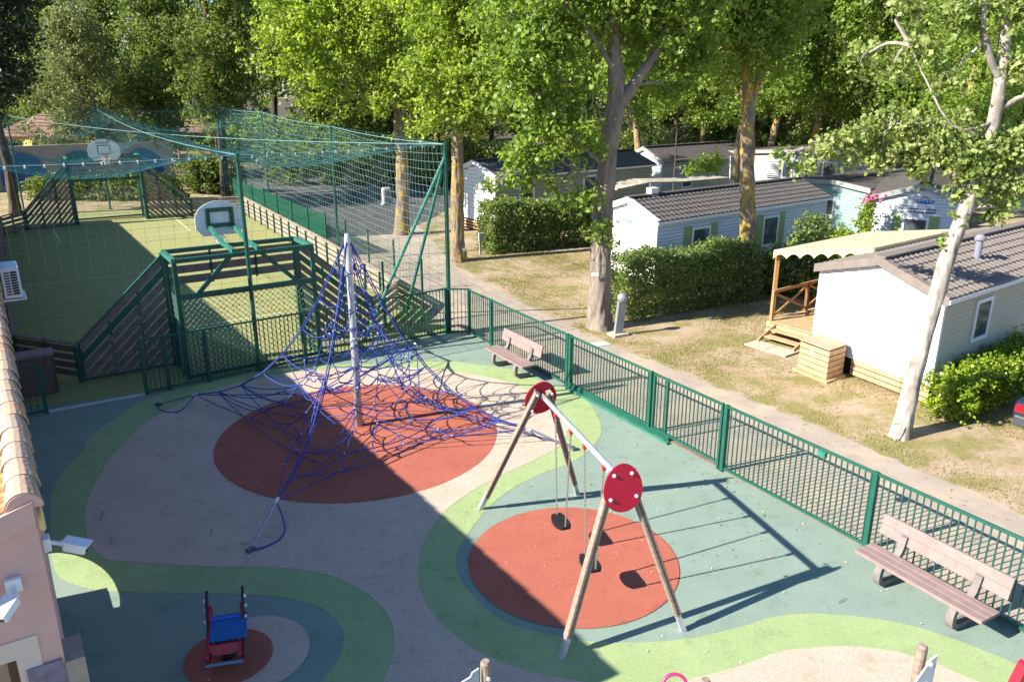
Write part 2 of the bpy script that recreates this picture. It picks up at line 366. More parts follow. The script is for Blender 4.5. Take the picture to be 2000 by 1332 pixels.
# ------------------------------------------------------------------ court goals, boards and nets
def clip(poly, n, d):       # keep n.p >= d   (2d)
    out = []
    for i in range(len(poly)):
        a, b = poly[i], poly[(i+1) % len(poly)]; da = a[0]*n[0]+a[1]*n[1]-d; db = b[0]*n[0]+b[1]*n[1]-d
        if da >= 0: out.append(a)
        if da*db < 0:
            k = da/(da-db); out.append((a[0]+(b[0]-a[0])*k, a[1]+(b[1]-a[1])*k))
    return out
def wing(t, p, q, h0, h1, side):      # sloping palisade of planks parallel to its slope
    d = (q-p); L = d.length; d.normalize(); n = V(-d.y, d.x, 0)*side
    sl = (h1-h0)/L
    for k in range(12):
        a0 = h0-k*.285
        poly = [(0, a0-.215), (L, h1-k*.285-.215), (L, h1-k*.285), (0, a0)]
        poly = clip(poly, (0, 1), .10)
        if len(poly) < 3: continue
        m = green if k == 1 else (wood_dark if h0 < 3.3 else wood_grey)
        MB().prism([p+d*x+V(0, 0, z) for x, z in poly], n*.045).build('plank', m, t)
    for i in range(4):
        x = L*i/3; MB().box(p+d*x-n*.05+V(0, 0, (h0+sl*x)/2), .10 if i in (0, 3) else .05, .09, h0+sl*x, math.atan2(d.y, d.x)).build('post', green, t)
    MB().beam(p-n*.05+V(0, 0, .07), q-n*.05+V(0, 0, .07), .06, .06).build('bottom_rail', green, t)
    MB().beam(p+V(0, 0, h0+.03), q+V(0, 0, h1+.03), .09, .05).build('top_rail', green, t)
def fan(cx, cz, w, h):           # backboard outline, flat in a local plane
    pts = [(-w*.36, -h*.5), (w*.36, -h*.5), (w*.5, -h*.28)]
    for i in range(17):
        t = math.pi*i/16; pts.append((math.cos(t)*w*.5, -h*.02+math.sin(t)*h*.52))
    pts.append((-w*.5, -h*.28)); return [(cx+a, cz+b) for a, b in pts]
def cordnet(mb, P, nu, nv, r, diag=False):
    for i in range(nu+1):
        for j in range(nv+1):
            a = P(i/nu, j/nv)
            if diag:
                if i < nu and j < nv: mb.tube([a, P((i+1)/nu, (j+1)/nv)], r, 3, False)
                if i < nu and j > 0: mb.tube([a, P((i+1)/nu, (j-1)/nv)], r, 3, False)
            else:
                if i < nu: mb.tube([a, P((i+1)/nu, j/nv)], r, 3, False)
                if j < nv: mb.tube([a, P(i/nu, (j+1)/nv)], r, 3, False)
def goal(name, label, X, f, near):         # X(a,b,z): a along the mouth, b away from the court
    W, D, H = 3.6, 1.38, (3.18 if near else 3.55)
    t = empty(name, X(W/2, 0, 0), label, 'goal')
    ang = math.atan2((X(1, 0, 0)-X(0, 0, 0)).y, (X(1, 0, 0)-X(0, 0, 0)).x)
    for a, b in ((0, 0), (W, 0), (0, D), (W, D)):
        w = .17 if b == 0 else .11
        MB().box(X(a, b, H/2), w, w*.8, H, ang).build('post', green, t)
    for p, q in (((0, 0), (W, 0)), ((0, D), (W, D)), ((0, 0), (0, D)), ((W, 0), (W, D))):
        MB().beam(X(*p, H+.02), X(*q, H+.02), .12, .11).build('top_beam', green_l if p[0] == q[0] else green, t)
    for k in range(3):
        MB().beam(X(.06, 0, H-.21-.29*k), X(W-.06, 0, H-.21-.29*k), .05, .21).build('plank', wood_dark if near else wood_grey, t)
    for a in (W*.33, W*.67): MB().beam(X(a, .05, 2.25), X(a, .05, H), .05, .05).build('strap', green, t)
    MB().beam(X(0, D, 2.25), X(W, D, 2.25), .10, .14).build('rear_beam', green, t)
    MB().beam(X(0, D, .10), X(W, D, .10), .08, .08).build('bottom_rail', green, t)
    MB().beam(X(.5, D, 2.3), X(1.4, D, H), .07, .11).build('brace', green, t)
    MB().beam(X(W-.5, D, 2.3), X(W-1.4, D, H), .07, .11).build('brace', green, t)
    for s in (0, W): MB().beam(X(s, 0, .10), X(s, D, .10), .08, .08).build('side_rail', green, t)
    # goal netting
    mb = MB(); kn = MB()
    rnd = random.Random(3)
    def P(u, v): return X(.1+u*(W-.2), D-.03+.05*math.sin(u*9)*math.sin(v*5), .14+v*2.02)
    cordnet(mb, P, 22, 13, .007, True)
    for i in range(23):
        for j in range(14):
            if (i+j) % 1 == 0: kn.box(P(i/22, j/13), .030, .030, .030, ang)
    for s in (0, W):
        cordnet(mb, lambda u, v: X(s+(.05 if s == 0 else -.05), .1+u*(D-.2), .14+v*2.0), 8, 13, .007, True)
    n_ = mb.build('goal_net', wire_g if near else M('goal_cord', (.05, .12, .10), .6), t); kn.build('net_knots', dark, n_)['kind'] = 'stuff'
    # arms and backboard
    if near: bz, by, tilt = 3.82, -1.0, 0
    else: bz, by, tilt = 4.02, -.55, 0
    for a in (1.5, 2.15):
        MB().beam(X(a, D, H+.12), X(a, .25, H+.15), .09, .11).build('arm', green_l, t)
        MB().beam(X(a, .27, H+.15), X(a, by+.06, bz-.25), .09, .11).build('arm', green_l, t)
    w, h = (1.36, .98) if near else (1.6, 1.12)
    nrm = (X(0, -1, 0)-X(0, 0, 0)).normalized()
    bb = MB().prism([X(W/2+x, by, z) for x, z in fan(0, bz, w, h)], nrm*.03).build('backboard', white, t)
    # frame behind the board
    for (x0, z0, x1, z1) in ((-.33, -.2, .33, -.2), (-.33, .24, .33, .24), (-.33, -.25, -.33, .29), (.33, -.25, .33, .29)):
        MB().beam(X(W/2+x0, by+.035, bz+z0), X(W/2+x1, by+.035, bz+z1), .05, .11 if z0 == z1 else .11, up=nrm.cross(V(0, 0, 1)) if z0 != z1 else (0, 0, 1)).build('back_frame', green, bb)
    # target square on the court side and the hoop
    for (x0, z0, x1, z1) in ((-.30, -.22, .30, -.22), (-.30, .22, .30, .22), (-.30, -.22, -.30, .22), (.30, -.22, .30, .22)):
        MB().beam(X(W/2+x0, by-.036, bz+z0), X(W/2+x1, by-.036, bz+z1), .008, .04, up=(0, 0, 1) if z0 == z1 else (X(1, 0, 0)-X(0, 0, 0))).build('target_line', black, bb)
    org = M('orange_ring', (.62, .11, .04), .4)
    ring = [X(W/2+.22*math.cos(k*math.pi/8), by-.30+.22*math.sin(k*math.pi/8), bz-.36) for k in range(17)]
    hp = MB().tube(ring, .017, 6).tube([X(W/2-.1, by-.03, bz-.36), X(W/2-.1, by-.12, bz-.36)], .02).tube([X(W/2+.1, by-.03, bz-.36), X(W/2+.1, by-.12, bz-.36)], .02).build('hoop', org, t)
    mb = MB()
    for k in range(16):
        a0 = 2*math.pi*k/16
        for sgn in (1, -1):
            mb.tube([X(W/2+(.22-.09*s)*math.cos(a0+sgn*s*.5), by-.30+(.22-.09*s)*math.sin(a0+sgn*s*.5), bz-.37-.38*s) for s in (0, .5, 1)], .009, 3, False)
    mb.build('hoop_net', white, hp)
    return t, bb
def XN(a, b, z): return CF(a, -b, z)
g1, bb1 = goal('court_goal', 'near green court goal with wood planks, seen from behind through the bar fence', XN, 1, True)
wing(g1, CF(0, 0), CF(-2.3, 0), 3.14, 1.05, 1); wing(g1, CF(3.6, 0), CF(5.9, 0), 3.14, 1.05, -1)
FO = CF(.35, 27.2)
def XF(a, b, z): return FO+E1*a+E2*b+V(0, 0, z)
g2, bb2 = goal('court_goal', 'far court goal facing the camera with white backboard and orange hoop', XF, -1, False)
wing(g2, XF(0, 0, 0), XF(-2.4, -.4, 0), 3.5, 1.0, -1); wing(g2, XF(3.6, 0, 0), XF(6.0, -.2, 0), 3.5, 1.0, 1)
# lettering on the far backboard
def text(name, body, p, right, up, size, m, parent, ext=.002):
    cu = bpy.data.curves.new(name, 'FONT'); cu.body = body; cu.size = size; cu.align_x = 'CENTER'; cu.align_y = 'CENTER'; cu.extrude = ext
    o = bpy.data.objects.new(name, cu); C.objects.link(o); dg = bpy.context.evaluated_depsgraph_get()
    me = bpy.data.meshes.new_from_object(o.evaluated_get(dg)); bpy.data.objects.remove(o)
    me.materials.clear(); me.materials.append(m)
    right = Vector(right).normalized(); up = Vector(up).normalized(); n = right.cross(up)
    mt = Matrix(((right.x, up.x, n.x, 0), (right.y, up.y, n.y, 0), (right.z, up.z, n.z, 0), (0, 0, 0, 1)))
    me.transform(mt); return link(name, me, parent, p)
text('maker_lettering', 'KOMPAN', XF(1.76, -.605, 4.02+.35), E1, (0, 0, 1), .15, black, bb2)
MB().prism([XF(2.08+math.cos(k*math.pi/5)*(.085 if k % 2 else .03), -.60, 4.47+math.sin(k*math.pi/5)*(.085 if k % 2 else .03)) for k in range(10)], -E2*.008).build('maker_star', black, bb2)
# low plank boards round the court
def boards(name, label, pts, h=1.05, m=wood_board, nb=4, post=1.5, cap=True):
    t = empty(name, pts[0], label, 'fence')
    for p, q in zip(pts[:-1], pts[1:]):
        L = (q-p).length; n = max(1, round(L/post))
        for i in range(n):
            a = p.lerp(q, i/n); b = p.lerp(q, (i+1)/n); g = (b-a).normalized()*.012
            for k in range(nb): MB().beam(a+g+V(0, 0, .16+k*(h-.16)/nb+.06), b-g+V(0, 0, .16+k*(h-.16)/nb+.06), .04, (h-.16)/nb-.07).build('plank', m, t)
            if cap: MB().beam(a+g+V(0, 0, h), b-g+V(0, 0, h), .14, .035).build('cap_plank', m, t)
        for i in range(n+1):
            a = p.lerp(q, i/n); d = (q-p).normalized(); s = V(-d.y, d.x, 0)*.06
            MB().box(a+s+V(0, 0, h/2-.02), .07, .07, h-.04, math.atan2(d.y, d.x)).build('post', green, t)
    return t
rb = [CF(5.95, .05), CF(7.64, 1.84), CF(8.4, 13), CF(9.1, 25.9), XF(6.05, -.2, 0)]
boards('court_boards', 'pale plank boards along the right side of the court with cap plank', rb)
boards('court_boards', 'dark plank boards at the near left corner of the court beside the roof', [CF(-2.36, .02), CF(-3.66, 1.81), CF(-3.6, 13), CF(-3.2, 25)], m=wood_dark, post=1.4)
boards('court_boards', 'dark plank boards at the far left corner of the court', [CF(-3.15, 25.2), XF(-2.45, -.4, 0)], m=wood_dark, post=1.2)
# net posts and safety net
NA = CF(7.8, -1.5); NN = CF(1.78, -1.62); NL = CF(-4.4, -1.6)
PB = AT(645, 247, 34.5); PC = AT(510, 219, 44.5); PD = AT(422, 208, 54); PM = AT(185, 211, 49.5); PF = AT(12, 226, 46)
HT = 5.78
NAt, NNt, NLt = NA+V(0, 0, HT), NN+V(0, 0, HT-.02), NL+V(0, 0, HT)
def net_post(label, top_, r=.055, base=None, struts=()):
    b = base or V(top_.x, top_.y, 0)
    t = empty('net_post', b, label, 'post')
    MB().tube([b, top_], r, 10).build('pole', green, t, smooth=False)
    MB().lathe(top_, [(r*1.15, -.04), (r*1.15, .03), (r*.4, .05)], 10).build('pole_cap', green, t)
    MB().box(b+V(0, 0, .02), .22, .22, .03).build('base_plate', green, t)
    for q in struts: MB().tube([q, top_-V(0, 0, .35)], r*.8, 8).build('strut', green_l, t)
    return t
net_post('tall green net post at the fence corner, held by two slanting struts', NAt, .065, struts=(CF(5.15, -.9), CF(7.6, 1.2)))
net_post('tall green net post standing right behind the near goal', NNt)
net_post('tall green net post beside the court, left of the lichen covered trunk', PB)
net_post('thin green net post far along the mesh fence', PC, .05)
net_post('far green net post at the back right corner under the trees', PD, .06, struts=(V(PD.x+1.6, PD.y+.6, 0),))
net_post('far green net post behind the white backboard of the far goal', PM, .06)
net_post('far left net post beside the dark trunk', PF, .05)
sn = empty('safety_net', CF(2, 12), 'teal cord safety net hung over the whole court between tall posts', 'net')
def lerp(a, b, t): return a+(b-a)*t
def right_edge(v):
    pts = [(0, NAt), (.34, PB), (.66, PC), (1, PD)]
    for (a, p), (b, q) in zip(pts[:-1], pts[1:]):
        if v <= b+1e-9: return p.lerp(q, (v-a)/(b-a))
def left_edge(v): return NLt.lerp(PF, v)
def roofP(u, v):
    a, b = left_edge(v), right_edge(v); um = .51
    mid = NNt.lerp(PM, v)
    p = a.lerp(mid, u/um) if u < um else mid.lerp(b, (u-um)/(1-um))
    k = u/um if u < um else (u-um)/(1-um)
    sag = 1.25*math.sin(math.pi*k)**.8*(math.sin(math.pi*min(1, v*1.0))**.55 if 0 < v < 1 else 0)
    seg = abs(math.sin(math.pi*v*3))
    return p-V(0, 0, sag*(.75+.25*seg)+.12*math.sin(math.pi*k)*seg)
mb = MB(); cordnet(mb, roofP, 34, 84, .0038); mb.build('roof_net', rope_teal, sn)
def sideP(u, v):
    t = right_edge(u); w = .05*math.sin(u*70+v*9)
    return V(t.x+w, t.y, lerp(.9, t.z-.02-.25*abs(math.sin(u*3*math.pi))*v, v))
mb = MB(); cordnet(mb, sideP, 120, 19, .0042); mb.build('side_net', rope_pale, sn)
def frontP(u, v):
    p = NLt.lerp(NNt, u/.51) if u < .51 else NNt.lerp(NAt, (u-.51)/.49)
    return V(p.x, p.y, lerp(.3, p.z-.05, v))+V(.03*math.sin(u*40+v*6), 0, 0)
mb = MB(); cordnet(mb, frontP, 38, 17, .003); mb.build('front_net', M('dark_cord', (.03, .065, .06), .6), sn)
mb = MB()
def cable(p, q, sg=.25, n=14, r=.011):
    mb.tube([p.lerp(q, i/n)-V(0, 0, sg*4*(i/n)*(1-i/n)) for i in range(n+1)], r, 4, False)
cable(PF, NAt, .35); cable(NNt, PM, .35); cable(NNt, NAt, .05); cable(NLt, NNt, .05); cable(NAt, PB, .1); cable(PB, PC, .1); cable(PC, PD, .1); cable(PM, PD, .3); cable(PF, PM, .1)
mb.build('cable', rope_pale, sn)
mb = MB()
for i in range(1, 16):
    for p, q in ((NNt, NAt), (NLt, NNt)): mb.box(p.lerp(q, i/16)-V(0, 0, .06), .035, .035, .07)
mb.build('clips', white, sn)['kind'] = 'stuff'
# rigid mesh fence on the right of the court
def mesh_fence(name, label, pts, h=1.9, film=None, posts=True):
    t = empty(name, pts[0], label, 'fence')
    for i, (p, q) in enumerate(zip(pts[:-1], pts[1:])):
        mb = MB(); L = (q-p).length
        for k in range(int(L/.10)): a = p.lerp(q, k*.10/L); mb.tube([a+V(0, 0, .08), a+V(0, 0, h)], .0035, 3, False)
        for k in range(10): z = .08+(h-.1)*k/9; mb.tube([p+V(0, 0, z), q+V(0, 0, z)], .005, 3, False)
        mb.build('mesh_panel', wire_g, t)
        if film and i >= film:
            d = (q-p).normalized(); MB().boxv(p+V(.02, .02, .1), q-p, V(-d.y, d.x, 0)*.006, V(0, 0, h-.15)).build('screen_sheet', green_film, t)
    for p in pts: MB().box(p+V(0, 0, (h+.12)/2), .06, .06, h+.12, math.atan2(E1.y, E1.x)).build('post', green, t)
    return t
mf = [CF(8.55+i*.075, 4.0+i*2.5) for i in range(11)]
mesh_fence('mesh_fence', 'green wire mesh fence with screen sheet between court boards and the path', mf, 1.9, film=3)
mp0 = G(827, 629); mesh_fence('mesh_fence', 'short green wire mesh panel between court corner and slanting struts', [mp0, mp0.lerp(CF(5.2, .6), .5), CF(5.2, .6)], 2.0)
# ------------------------------------------------------------------ climbing net
cn = empty('climbing_net', MAST, 'blue rope climbing net pyramid on a grey steel mast', 'climbing net')
MT = MAST+V(0, 0, 4.45)
MB().tube([MAST, MAST+V(0, 0, 2), MT-V(0, 0, .12), MT], [.085, .08, .072, .05], 16).build('mast', steel, cn, smooth=True)
for z in (1.45, 2.35): MB().lathe(MAST+V(0, 0, z), [(.10, -.04), (.10, .04)], 12).build('mast_collar', M('collar', (.10, .10, .16), .4), cn)
anc = [G(310, 793), G(490, 1078), G(1120, 880), G(835, 690)]
ca = sum(anc, V(0, 0, 0))/4
# corner joints: lower corner of net in front of each turnbuckle
rn = random.Random(5)
def sagline(p, q, s, n=8, rr=.0125, mbx=None):
    pts = [p.lerp(q, i/n)-V(0, 0, s*4*(i/n)*(1-i/n)) for i in range(n+1)]
    for i in range(1, n): pts[i] += V(rn.uniform(-.012, .012), rn.uniform(-.012, .012), 0)
    (mbx or ropes).tube(pts, rr, 5, False)
ropes = MB(); joints = MB()
corner = []
for k, a in enumerate(anc):
    c = a.lerp(MAST, .20); c.z = .40 if k != 3 else .62; corner.append(c)
ridge = []
for k, c in enumerate(corner):       # ridge rope mast top -> corner, slightly sagging; nodes along it
    nodes = []
    for i in range(9):
        t = (i/8)**1.25; p = MT.lerp(c, t); p.z = c.z+(MT.z-c.z)*(.86*(1-t)**2.5+.14*(1-t)); nodes.append(p)
    nodes[0] = MT-V(0, 0, .05)
    ridge.append(nodes)
    for d in (-.02, .02):
        ropes.tube([n_+V(d, d, 0) if 0 < i < 8 else n_ for i, n_ in enumerate(nodes)], .0135, 5, False)
order = [0, 1, 2, 3]; cyc = [(3, 0), (0, 1), (1, 2), (2, 3)]
for a, b in cyc:
    A, B = ridge[a], ridge[b]
    prev = None
    for i in range(1, 9):
        n = 1+(i+1)//2
        row = []
        low = .16*i/8+.05
        for j in range(n+1):
            t = j/n; p = A[i].lerp(B[i], t)
            inw = (MAST-p); inw.z = 0
            p = p+inw*((.30+.016*i)*math.sin(math.pi*t))-V(0, 0, low*math.sin(math.pi*t))
            p += V(rn.uniform(-.05, .05), rn.uniform(-.05, .05), rn.uniform(-.06, .06)) if 0 < j < n else V(0, 0, 0)
            p.z = max(p.z, .07); row.append(p)
        for j in range(n):
            sagline(row[j], row[j+1], (.10+.10*rn.random()) if i < 8 else .02, 7, .0125)
        if prev:
            for j, p in enumerate(row):
                if 0 < j < n:
                    q = prev[min(len(prev)-1, max(0, round(j*(len(prev)-1)/n)))]
                    sagline(p, q, .03, 5, .0115); joints.box(p, .022, .022, .03, rn.random())
        prev = row
# inner net: two horizontal webs round the mast with hanging rings
for z, r in ((1.45, 1.15), (2.35, .60)):
    ring = []
    for k in range(16):
        t = 2*math.pi*k/16+.2; ring.append(MAST+V(math.cos(t)*r*(1+.1*math.sin(3*t)), math.sin(t)*r, z+.10*math.sin(5*t)))
    for k in range(16):
        sagline(ring[k], ring[(k+1) % 16], .09, 5, .012)
        if k % 2 == 0: sagline(ring[k], MAST+V(0, 0, z+.05), .14, 6, .011)
        joints.box(ring[k], .022, .022, .03, k)
for k in range(4):
    for i in (4, 6, 7):
        sagline(ridge[k][i], MAST+V(0, 0, max(.3, ridge[k][i].z-.15)), .35, 8, .0115)
        sagline(ridge[k][i], ridge[(k+1) % 4][min(8, i+1)].lerp(MAST, .45), .25, 8, .0115)
ropes.build('rope_web', rope, cn, smooth=True)
joints.build('rope_joints', bolt, cn)['kind'] = 'stuff'
for k, a in enumerate(anc):
    c = corner[k]; d = (a-c)
    tb = MB().tube([a+V(0, 0, .05), a.lerp(c, .5)+V(0, 0, .02)], .018, 6).tube([a.lerp(c, .5)+V(0, 0, .02), c], .024, 6)
    t_ = tb.build('turnbuckle', M('turnbuckle_steel', (.20, .24, .32), .4, metal=.5), cn)
    MB().box(a+V(0, 0, .05), .14, .08, .07, k).build('anchor_shackle', M('dark_steel', (.12, .13, .16), .45, metal=.5), t_)
    n = V(-d.y, d.x, 0).normalized()
    pts = [c+V(0, 0, -.02), c.lerp(a, .25)+n*.25-V(0, 0, c.z*.6), c.lerp(a, .6)+n*.32+V(0, 0, .03-c.lerp(a, .6).z), c.lerp(a, .9)+n*.16+V(0, 0, .04-c.lerp(a, .9).z), a+V(0, 0, .05)]
    pts = smooth_px(pts, False, 5)
    MB().tube(pts, .014, 5, False).build('safety_loop', rope, cn, smooth=True)
    MB().lathe(c, [(.03, -.07), (.03, .07)], 8, d).build('ferrule', steel, cn)
# ------------------------------------------------------------------ swing
FL, FR_, NL_, NR = G(937, 995), G(1128, 966), G(1097, 1285), G(1335, 1232)
AF = V(.53, 12.64, 2.40); AN = V(1.46, 9.68, 2.40)
sw = empty('swing_set', (AF+AN)/2*1-V(0, 0, 2.4), 'timber A-frame swing set with crimson end plates and two black seats', 'swing')
bd = (AN-AF).normalized()
MB().tube([AF-bd*.03, AN+bd*.03], .045, 16).build('beam', steel, sw, smooth=True)
for top_, feet in ((AF, (FL, FR_)), (AN, (NL_, NR))):
    for f in feet:
        d = (top_-f); side = (feet[0]-feet[1]).normalized(); off = side*(.11 if (f-feet[0]).length < .01 else -.11)
        tp = top_+off*.9+V(0, 0, .08)
        lg = MB().beam(f.lerp(tp, .115), tp, .095, .115, up=bd).build('leg', wood_grey, sw, bevel=.012)
        MB().beam(f, f.lerp(tp, .14), .075, .085, up=bd).build('steel_foot', steel, lg)
        MB().beam(f.lerp(tp, .12)+bd*.062, tp+bd*.062, .012, .004, up=bd).build('groove', dark, lg)
    sgn = 1 if top_ is AN else -1
    mid = top_-V(0, 0, .10)
    slope = (top_-(feet[0]+feet[1])/2).normalized(); sd = (feet[0]-feet[1]).normalized(); nrm = sd.cross(slope).normalized()
    if nrm.dot(bd)*sgn < 0: nrm = -nrm
    pc = top_+nrm*.085-slope*.10
    poly = [pc+sd*(.285*math.cos(t)*(1+.10*-math.sin(t)))+slope*(.34*math.sin(t)) for t in [2*math.pi*i/32 for i in range(32)]]
    dk = MB().prism(poly, nrm*.022).build('end_plate', crimson, sw)
    for x, z in ((-.13, .19), (.13, .19), (-.19, -.14), (.19, -.14)):
        MB().lathe(pc+sd*x+slope*z, [(.026, .0), (.026, .035), (.015, .045)], 8, nrm).build('bolt_cap', bolt, dk)
        MB().lathe(pc+sd*x+slope*z-nrm*.15, [(.022, .0), (.022, .03)], 8, -nrm).build('bolt_cap', bolt, dk)
chain = M('chain_steel', (.33, .30, .28), .45, metal=.4)
for k, (s0, s1, twist) in enumerate(((.20, .42, .35), (.60, .83, .35))):
    p, q = AF.lerp(AN, s0), AF.lerp(AN, s1)
    mid = (p+q)/2; mid.z = .50
    hd = bd.copy(); hd.z = 0; hd.normalize(); crs = V(-hd.y, hd.x, 0)
    se = []
    wdt = .24
    seat = MB(); n = 12
    sec = []
    for i in range(n+1):
        t = -1+2*i/n; w_ = .135*(1-abs(t)**3.2*.45); zz = .02*t*t
        sec.append([mid+hd*(t*.235)+crs*(-w_)+V(0, 0, zz+.03), mid+hd*(t*.235)+crs*w_+V(0, 0, zz+.03), mid+hd*(t*.23)+crs*w_+V(0, 0, zz-.02), mid+hd*(t*.23)-crs*w_+V(0, 0, zz-.02)])
    vs_ = [v for r_ in sec for v in r_]; fs_ = [(i*4+j, i*4+(j+1) % 4, (i+1)*4+(j+1) % 4, (i+1)*4+j) for i in range(n) for j in range(4)]+[(0, 1, 2, 3), (n*4+3, n*4+2, n*4+1, n*4)]
    seat.add(vs_, fs_)
    st = seat.build('swing_seat', black, sw, smooth=False)
    for e, (hook, sg) in enumerate(((p, -1), (q, 1))):
        mb = MB(); endp = mid+hd*sg*.20+V(0, 0, .05); top_ = hook-V(0, 0, .12)
        L = (top_-endp).length; nl = int(L/.036)
        for i in range(nl):
            c0 = endp.lerp(top_, (i+.5)/nl); d = (top_-endp).normalized(); a, b = perp(d); ax = a if i % 2 else b
            mb.boxv(c0-d*.023-ax*.014-d.cross(ax)*.006, ax*.028, d.cross(ax)*.012, d*.046)
        mb.build('chain', chain, sw)
        MB().lathe(hook-V(0, 0, .09), [(.02, -.05), (.034, -.02), (.034, .035), (.018, .06)], 8).build('hanger', M('red_hanger', (.5, .03, .03), .4), sw)
# ------------------------------------------------------------------ benches
def bench(label, p, q, L, side, back_off):
    d = (q-p).normalized(); n = V(-d.y, d.x, 0)*side; m = (p+q)/2     # n points to the backrest
    t = empty('bench', m, label, 'bench', 'benches along the fence')
    a = m-d*L/2
    for k in range(3):
        MB().boxv(a+n*(-.04+k*.148)+V(0, 0, .42), d*L, n*.143, V(0, 0, .055)).build('seat_plank', wood_bench, t, bevel=.008)
    up = V(0, 0, 1)*.97+n*.24
    for k in range(2):
        o = a+n*.47+up*(.62-.42+k*.165)+V(0, 0, .42)
        MB().boxv(o, d*L, n*.05, up*.16).build('back_plank', wood_bench, t, bevel=.008)
    for s in (-1, 1):
        c = m+d*s*L*.29
        prof = [(0, .0), (.48, .0), (.48, .09), (.12, .09), (.10, .25), (.14, .40), (.34, .40), (.48, .50), (.55, .66), (.60, .86), (.66, .84), (.62, .60), (.56, .40), (.44, .32), (.42, .345), (.02, .345), (-.02, .25), (-.04, .10)]
        # C shaped leg: foot, front curve, seat bearer and upright
        path_ = [(.46, .05), (.16, .05), (.03, .10), (.0, .22), (.03, .34), (.12, .395), (.34, .395), (.44, .45), (.50, .56), (.545, .74)]
        ys = smooth_px([V(x, z, 0) for x, z in path_], False, 4)
        vs_ = []; N = len(ys)
        for i in range(N):
            tg = (ys[min(i+1, N-1)]-ys[max(0, i-1)]); tg.normalize(); nn = V(-tg.y, tg.x, 0)*.042
            for sg in (1, -1):
                w = ys[i]+nn*sg
                for e in (-.055, .055): vs_.append(c+n*w.x+V(0, 0, max(0.0, w.y)+.024)+d*e)
        fs_ = []
        for i in range(N-1):
            b = i*4; fs_ += [(b, b+1, b+5, b+4), (b+1, b+3, b+7, b+5), (b+3, b+2, b+6, b+7), (b+2, b, b+4, b+6)]
        fs_ += [(0, 2, 3, 1), (N*4-4, N*4-3, N*4-1, N*4-2)]
        MB().add(vs_, fs_).build('leg', bench_leg, t)
    return t
bench('small far bench of brown planks beside the climbing net', G(962, 716), G(1008, 742), 1.95, 1, 0)
bench('large near bench of brown planks standing by the right fence', G(1712, 1150), G(1850, 1233), 2.05, 1, 0)
# ------------------------------------------------------------------ spring rider
sr = empty('spring_rider', RID, 'spring rider with blue seat and crimson sides on the small red circle', 'spring rider')
ax = V(.97, .24, 0); ay = V(-.24, .97, 0)
def SRP(x, y, z): return RID+ax*(x*.80)+ay*(y*.86)+V(0, 0, z*.86)
coil = [SRP(.10*math.cos(t), .10*math.sin(t), .03+t/50*.28) for t in [i*.35 for i in range(144)]]
MB().tube([p for p in coil], .016, 5).build('spring', black, sr)
MB().box(SRP(0, 0, .33), .30, .36, .03, math.atan2(ax.y, ax.x)).build('mount_plate', black, sr)
for s in (-1, 1):
    out = [(-.42, .28), (-.30, .20), (.05, .22), (.30, .34), (.44, .60), (.40, .74), (.26, .76), (.16, .58), (-.05, .50), (-.30, .44), (-.42, .40)]
    sp = MB().prism([SRP(s*.235, y, z) for y, z in [(p_[0], p_[1]) for p_ in smooth_px([V(a, b, 0) for a, b in out], True, 3)]], ax*.035*s).build('side_panel', crimson, sr)
    out = [(.10, .50), (.26, .58), (.38, .80), (.46, .98), (.40, 1.02), (.30, .92), (.18, .74)]
    MB().prism([SRP(s*.275, y, z) for y, z in out], ax*.03*s).build('handle_horn', black, sr)
    out = [(-.46, .20), (-.38, .18), (.20, .50), (.10, .56), (-.40, .30)]
    MB().prism([SRP(s*.275, y, z) for y, z in out], ax*.02*s).build('edge_trim', black, sr)
    for y, z in ((.30, .72), (.18, .60), (.33, .88)): MB().lathe(SRP(s*.30, y, z), [(.028, 0), (.028, .03), (.012, .04)], 8, ax*s).build('bolt_cap', bolt, sr)
blue_p = M('blue_plate', (.012, .10, .33), .4)
st = MB().boxv(SRP(-.235, -.20, .48), ax*.47, ay*.40+V(0, 0, .10), V(0, 0, .025)).build('seat', blue_p, sr)
for x, y in ((-.17, .14), (.12, .16), (.17, .1), (-.12, -.12), (.10, -.08), (-.17, -.15)): MB().lathe(SRP(x, y, .528+y*.25), [(.012, 0), (.012, .006)], 6).build('screw', bolt, st)
MB().prism([SRP(-.235, -.22, .46), SRP(.235, -.22, .46), SRP(.235, -.26, .36), SRP(.12, -.28, .31), SRP(-.12, -.28, .31), SRP(-.235, -.26, .36)], -ay*.03).build('front_panel', crimson, sr)
MB().tube([SRP(-.235, .20, .62), SRP(.235, .20, .62)], .022, 8).build('grip_bar', M('bright_blue', (.02, .10, .60), .35), sr)
MB().tube([SRP(-.30, -.44, .25), SRP(.30, -.44, .25)], .024, 8).build('foot_bar', M('slate_blue', (.12, .20, .34), .4), sr)
# ------------------------------------------------------------------ play set at the bottom edge
def play_post(t, px, py, z=1.25):
    p = G(px, py, z); b = V(p.x, p.y, 0)
    MB().tube([b, p-V(0, 0, .03), p], [.06, .06, .045], 12).build('post', wood_grey, t); return b
grey_plate = M('grey_plate', (.42, .43, .47), .45)
t = empty('activity_board', G(950, 1290, 1.25)-V(0, 0, 1.25), 'grey play panel with stepped top edge on a round wooden post at the bottom edge', 'play panel')
b = play_post(t, 948, 1290)
q = b+V(-.62, -.30, 0); d = (q-b); zt = [(0, 1.20), (.12, 1.17), (.15, 1.12), (.42, 1.06), (.46, 1.0), (.75, .94), (.8, .86), (1, .8), (1, .25), (0, .25)]
off = V(-.08, -.05, 0)
MB().prism([b+off+d*a+V(0, 0, z) for a, z in zt], V(.03, -.05, 0).normalized()*.02).build('panel', grey_plate, t)
MB().lathe(b+V(.03, -.06, 1.06), [(.022, 0), (.022, .03)], 8, (.3, -.9, 0)).build('bolt_cap', bolt, t)
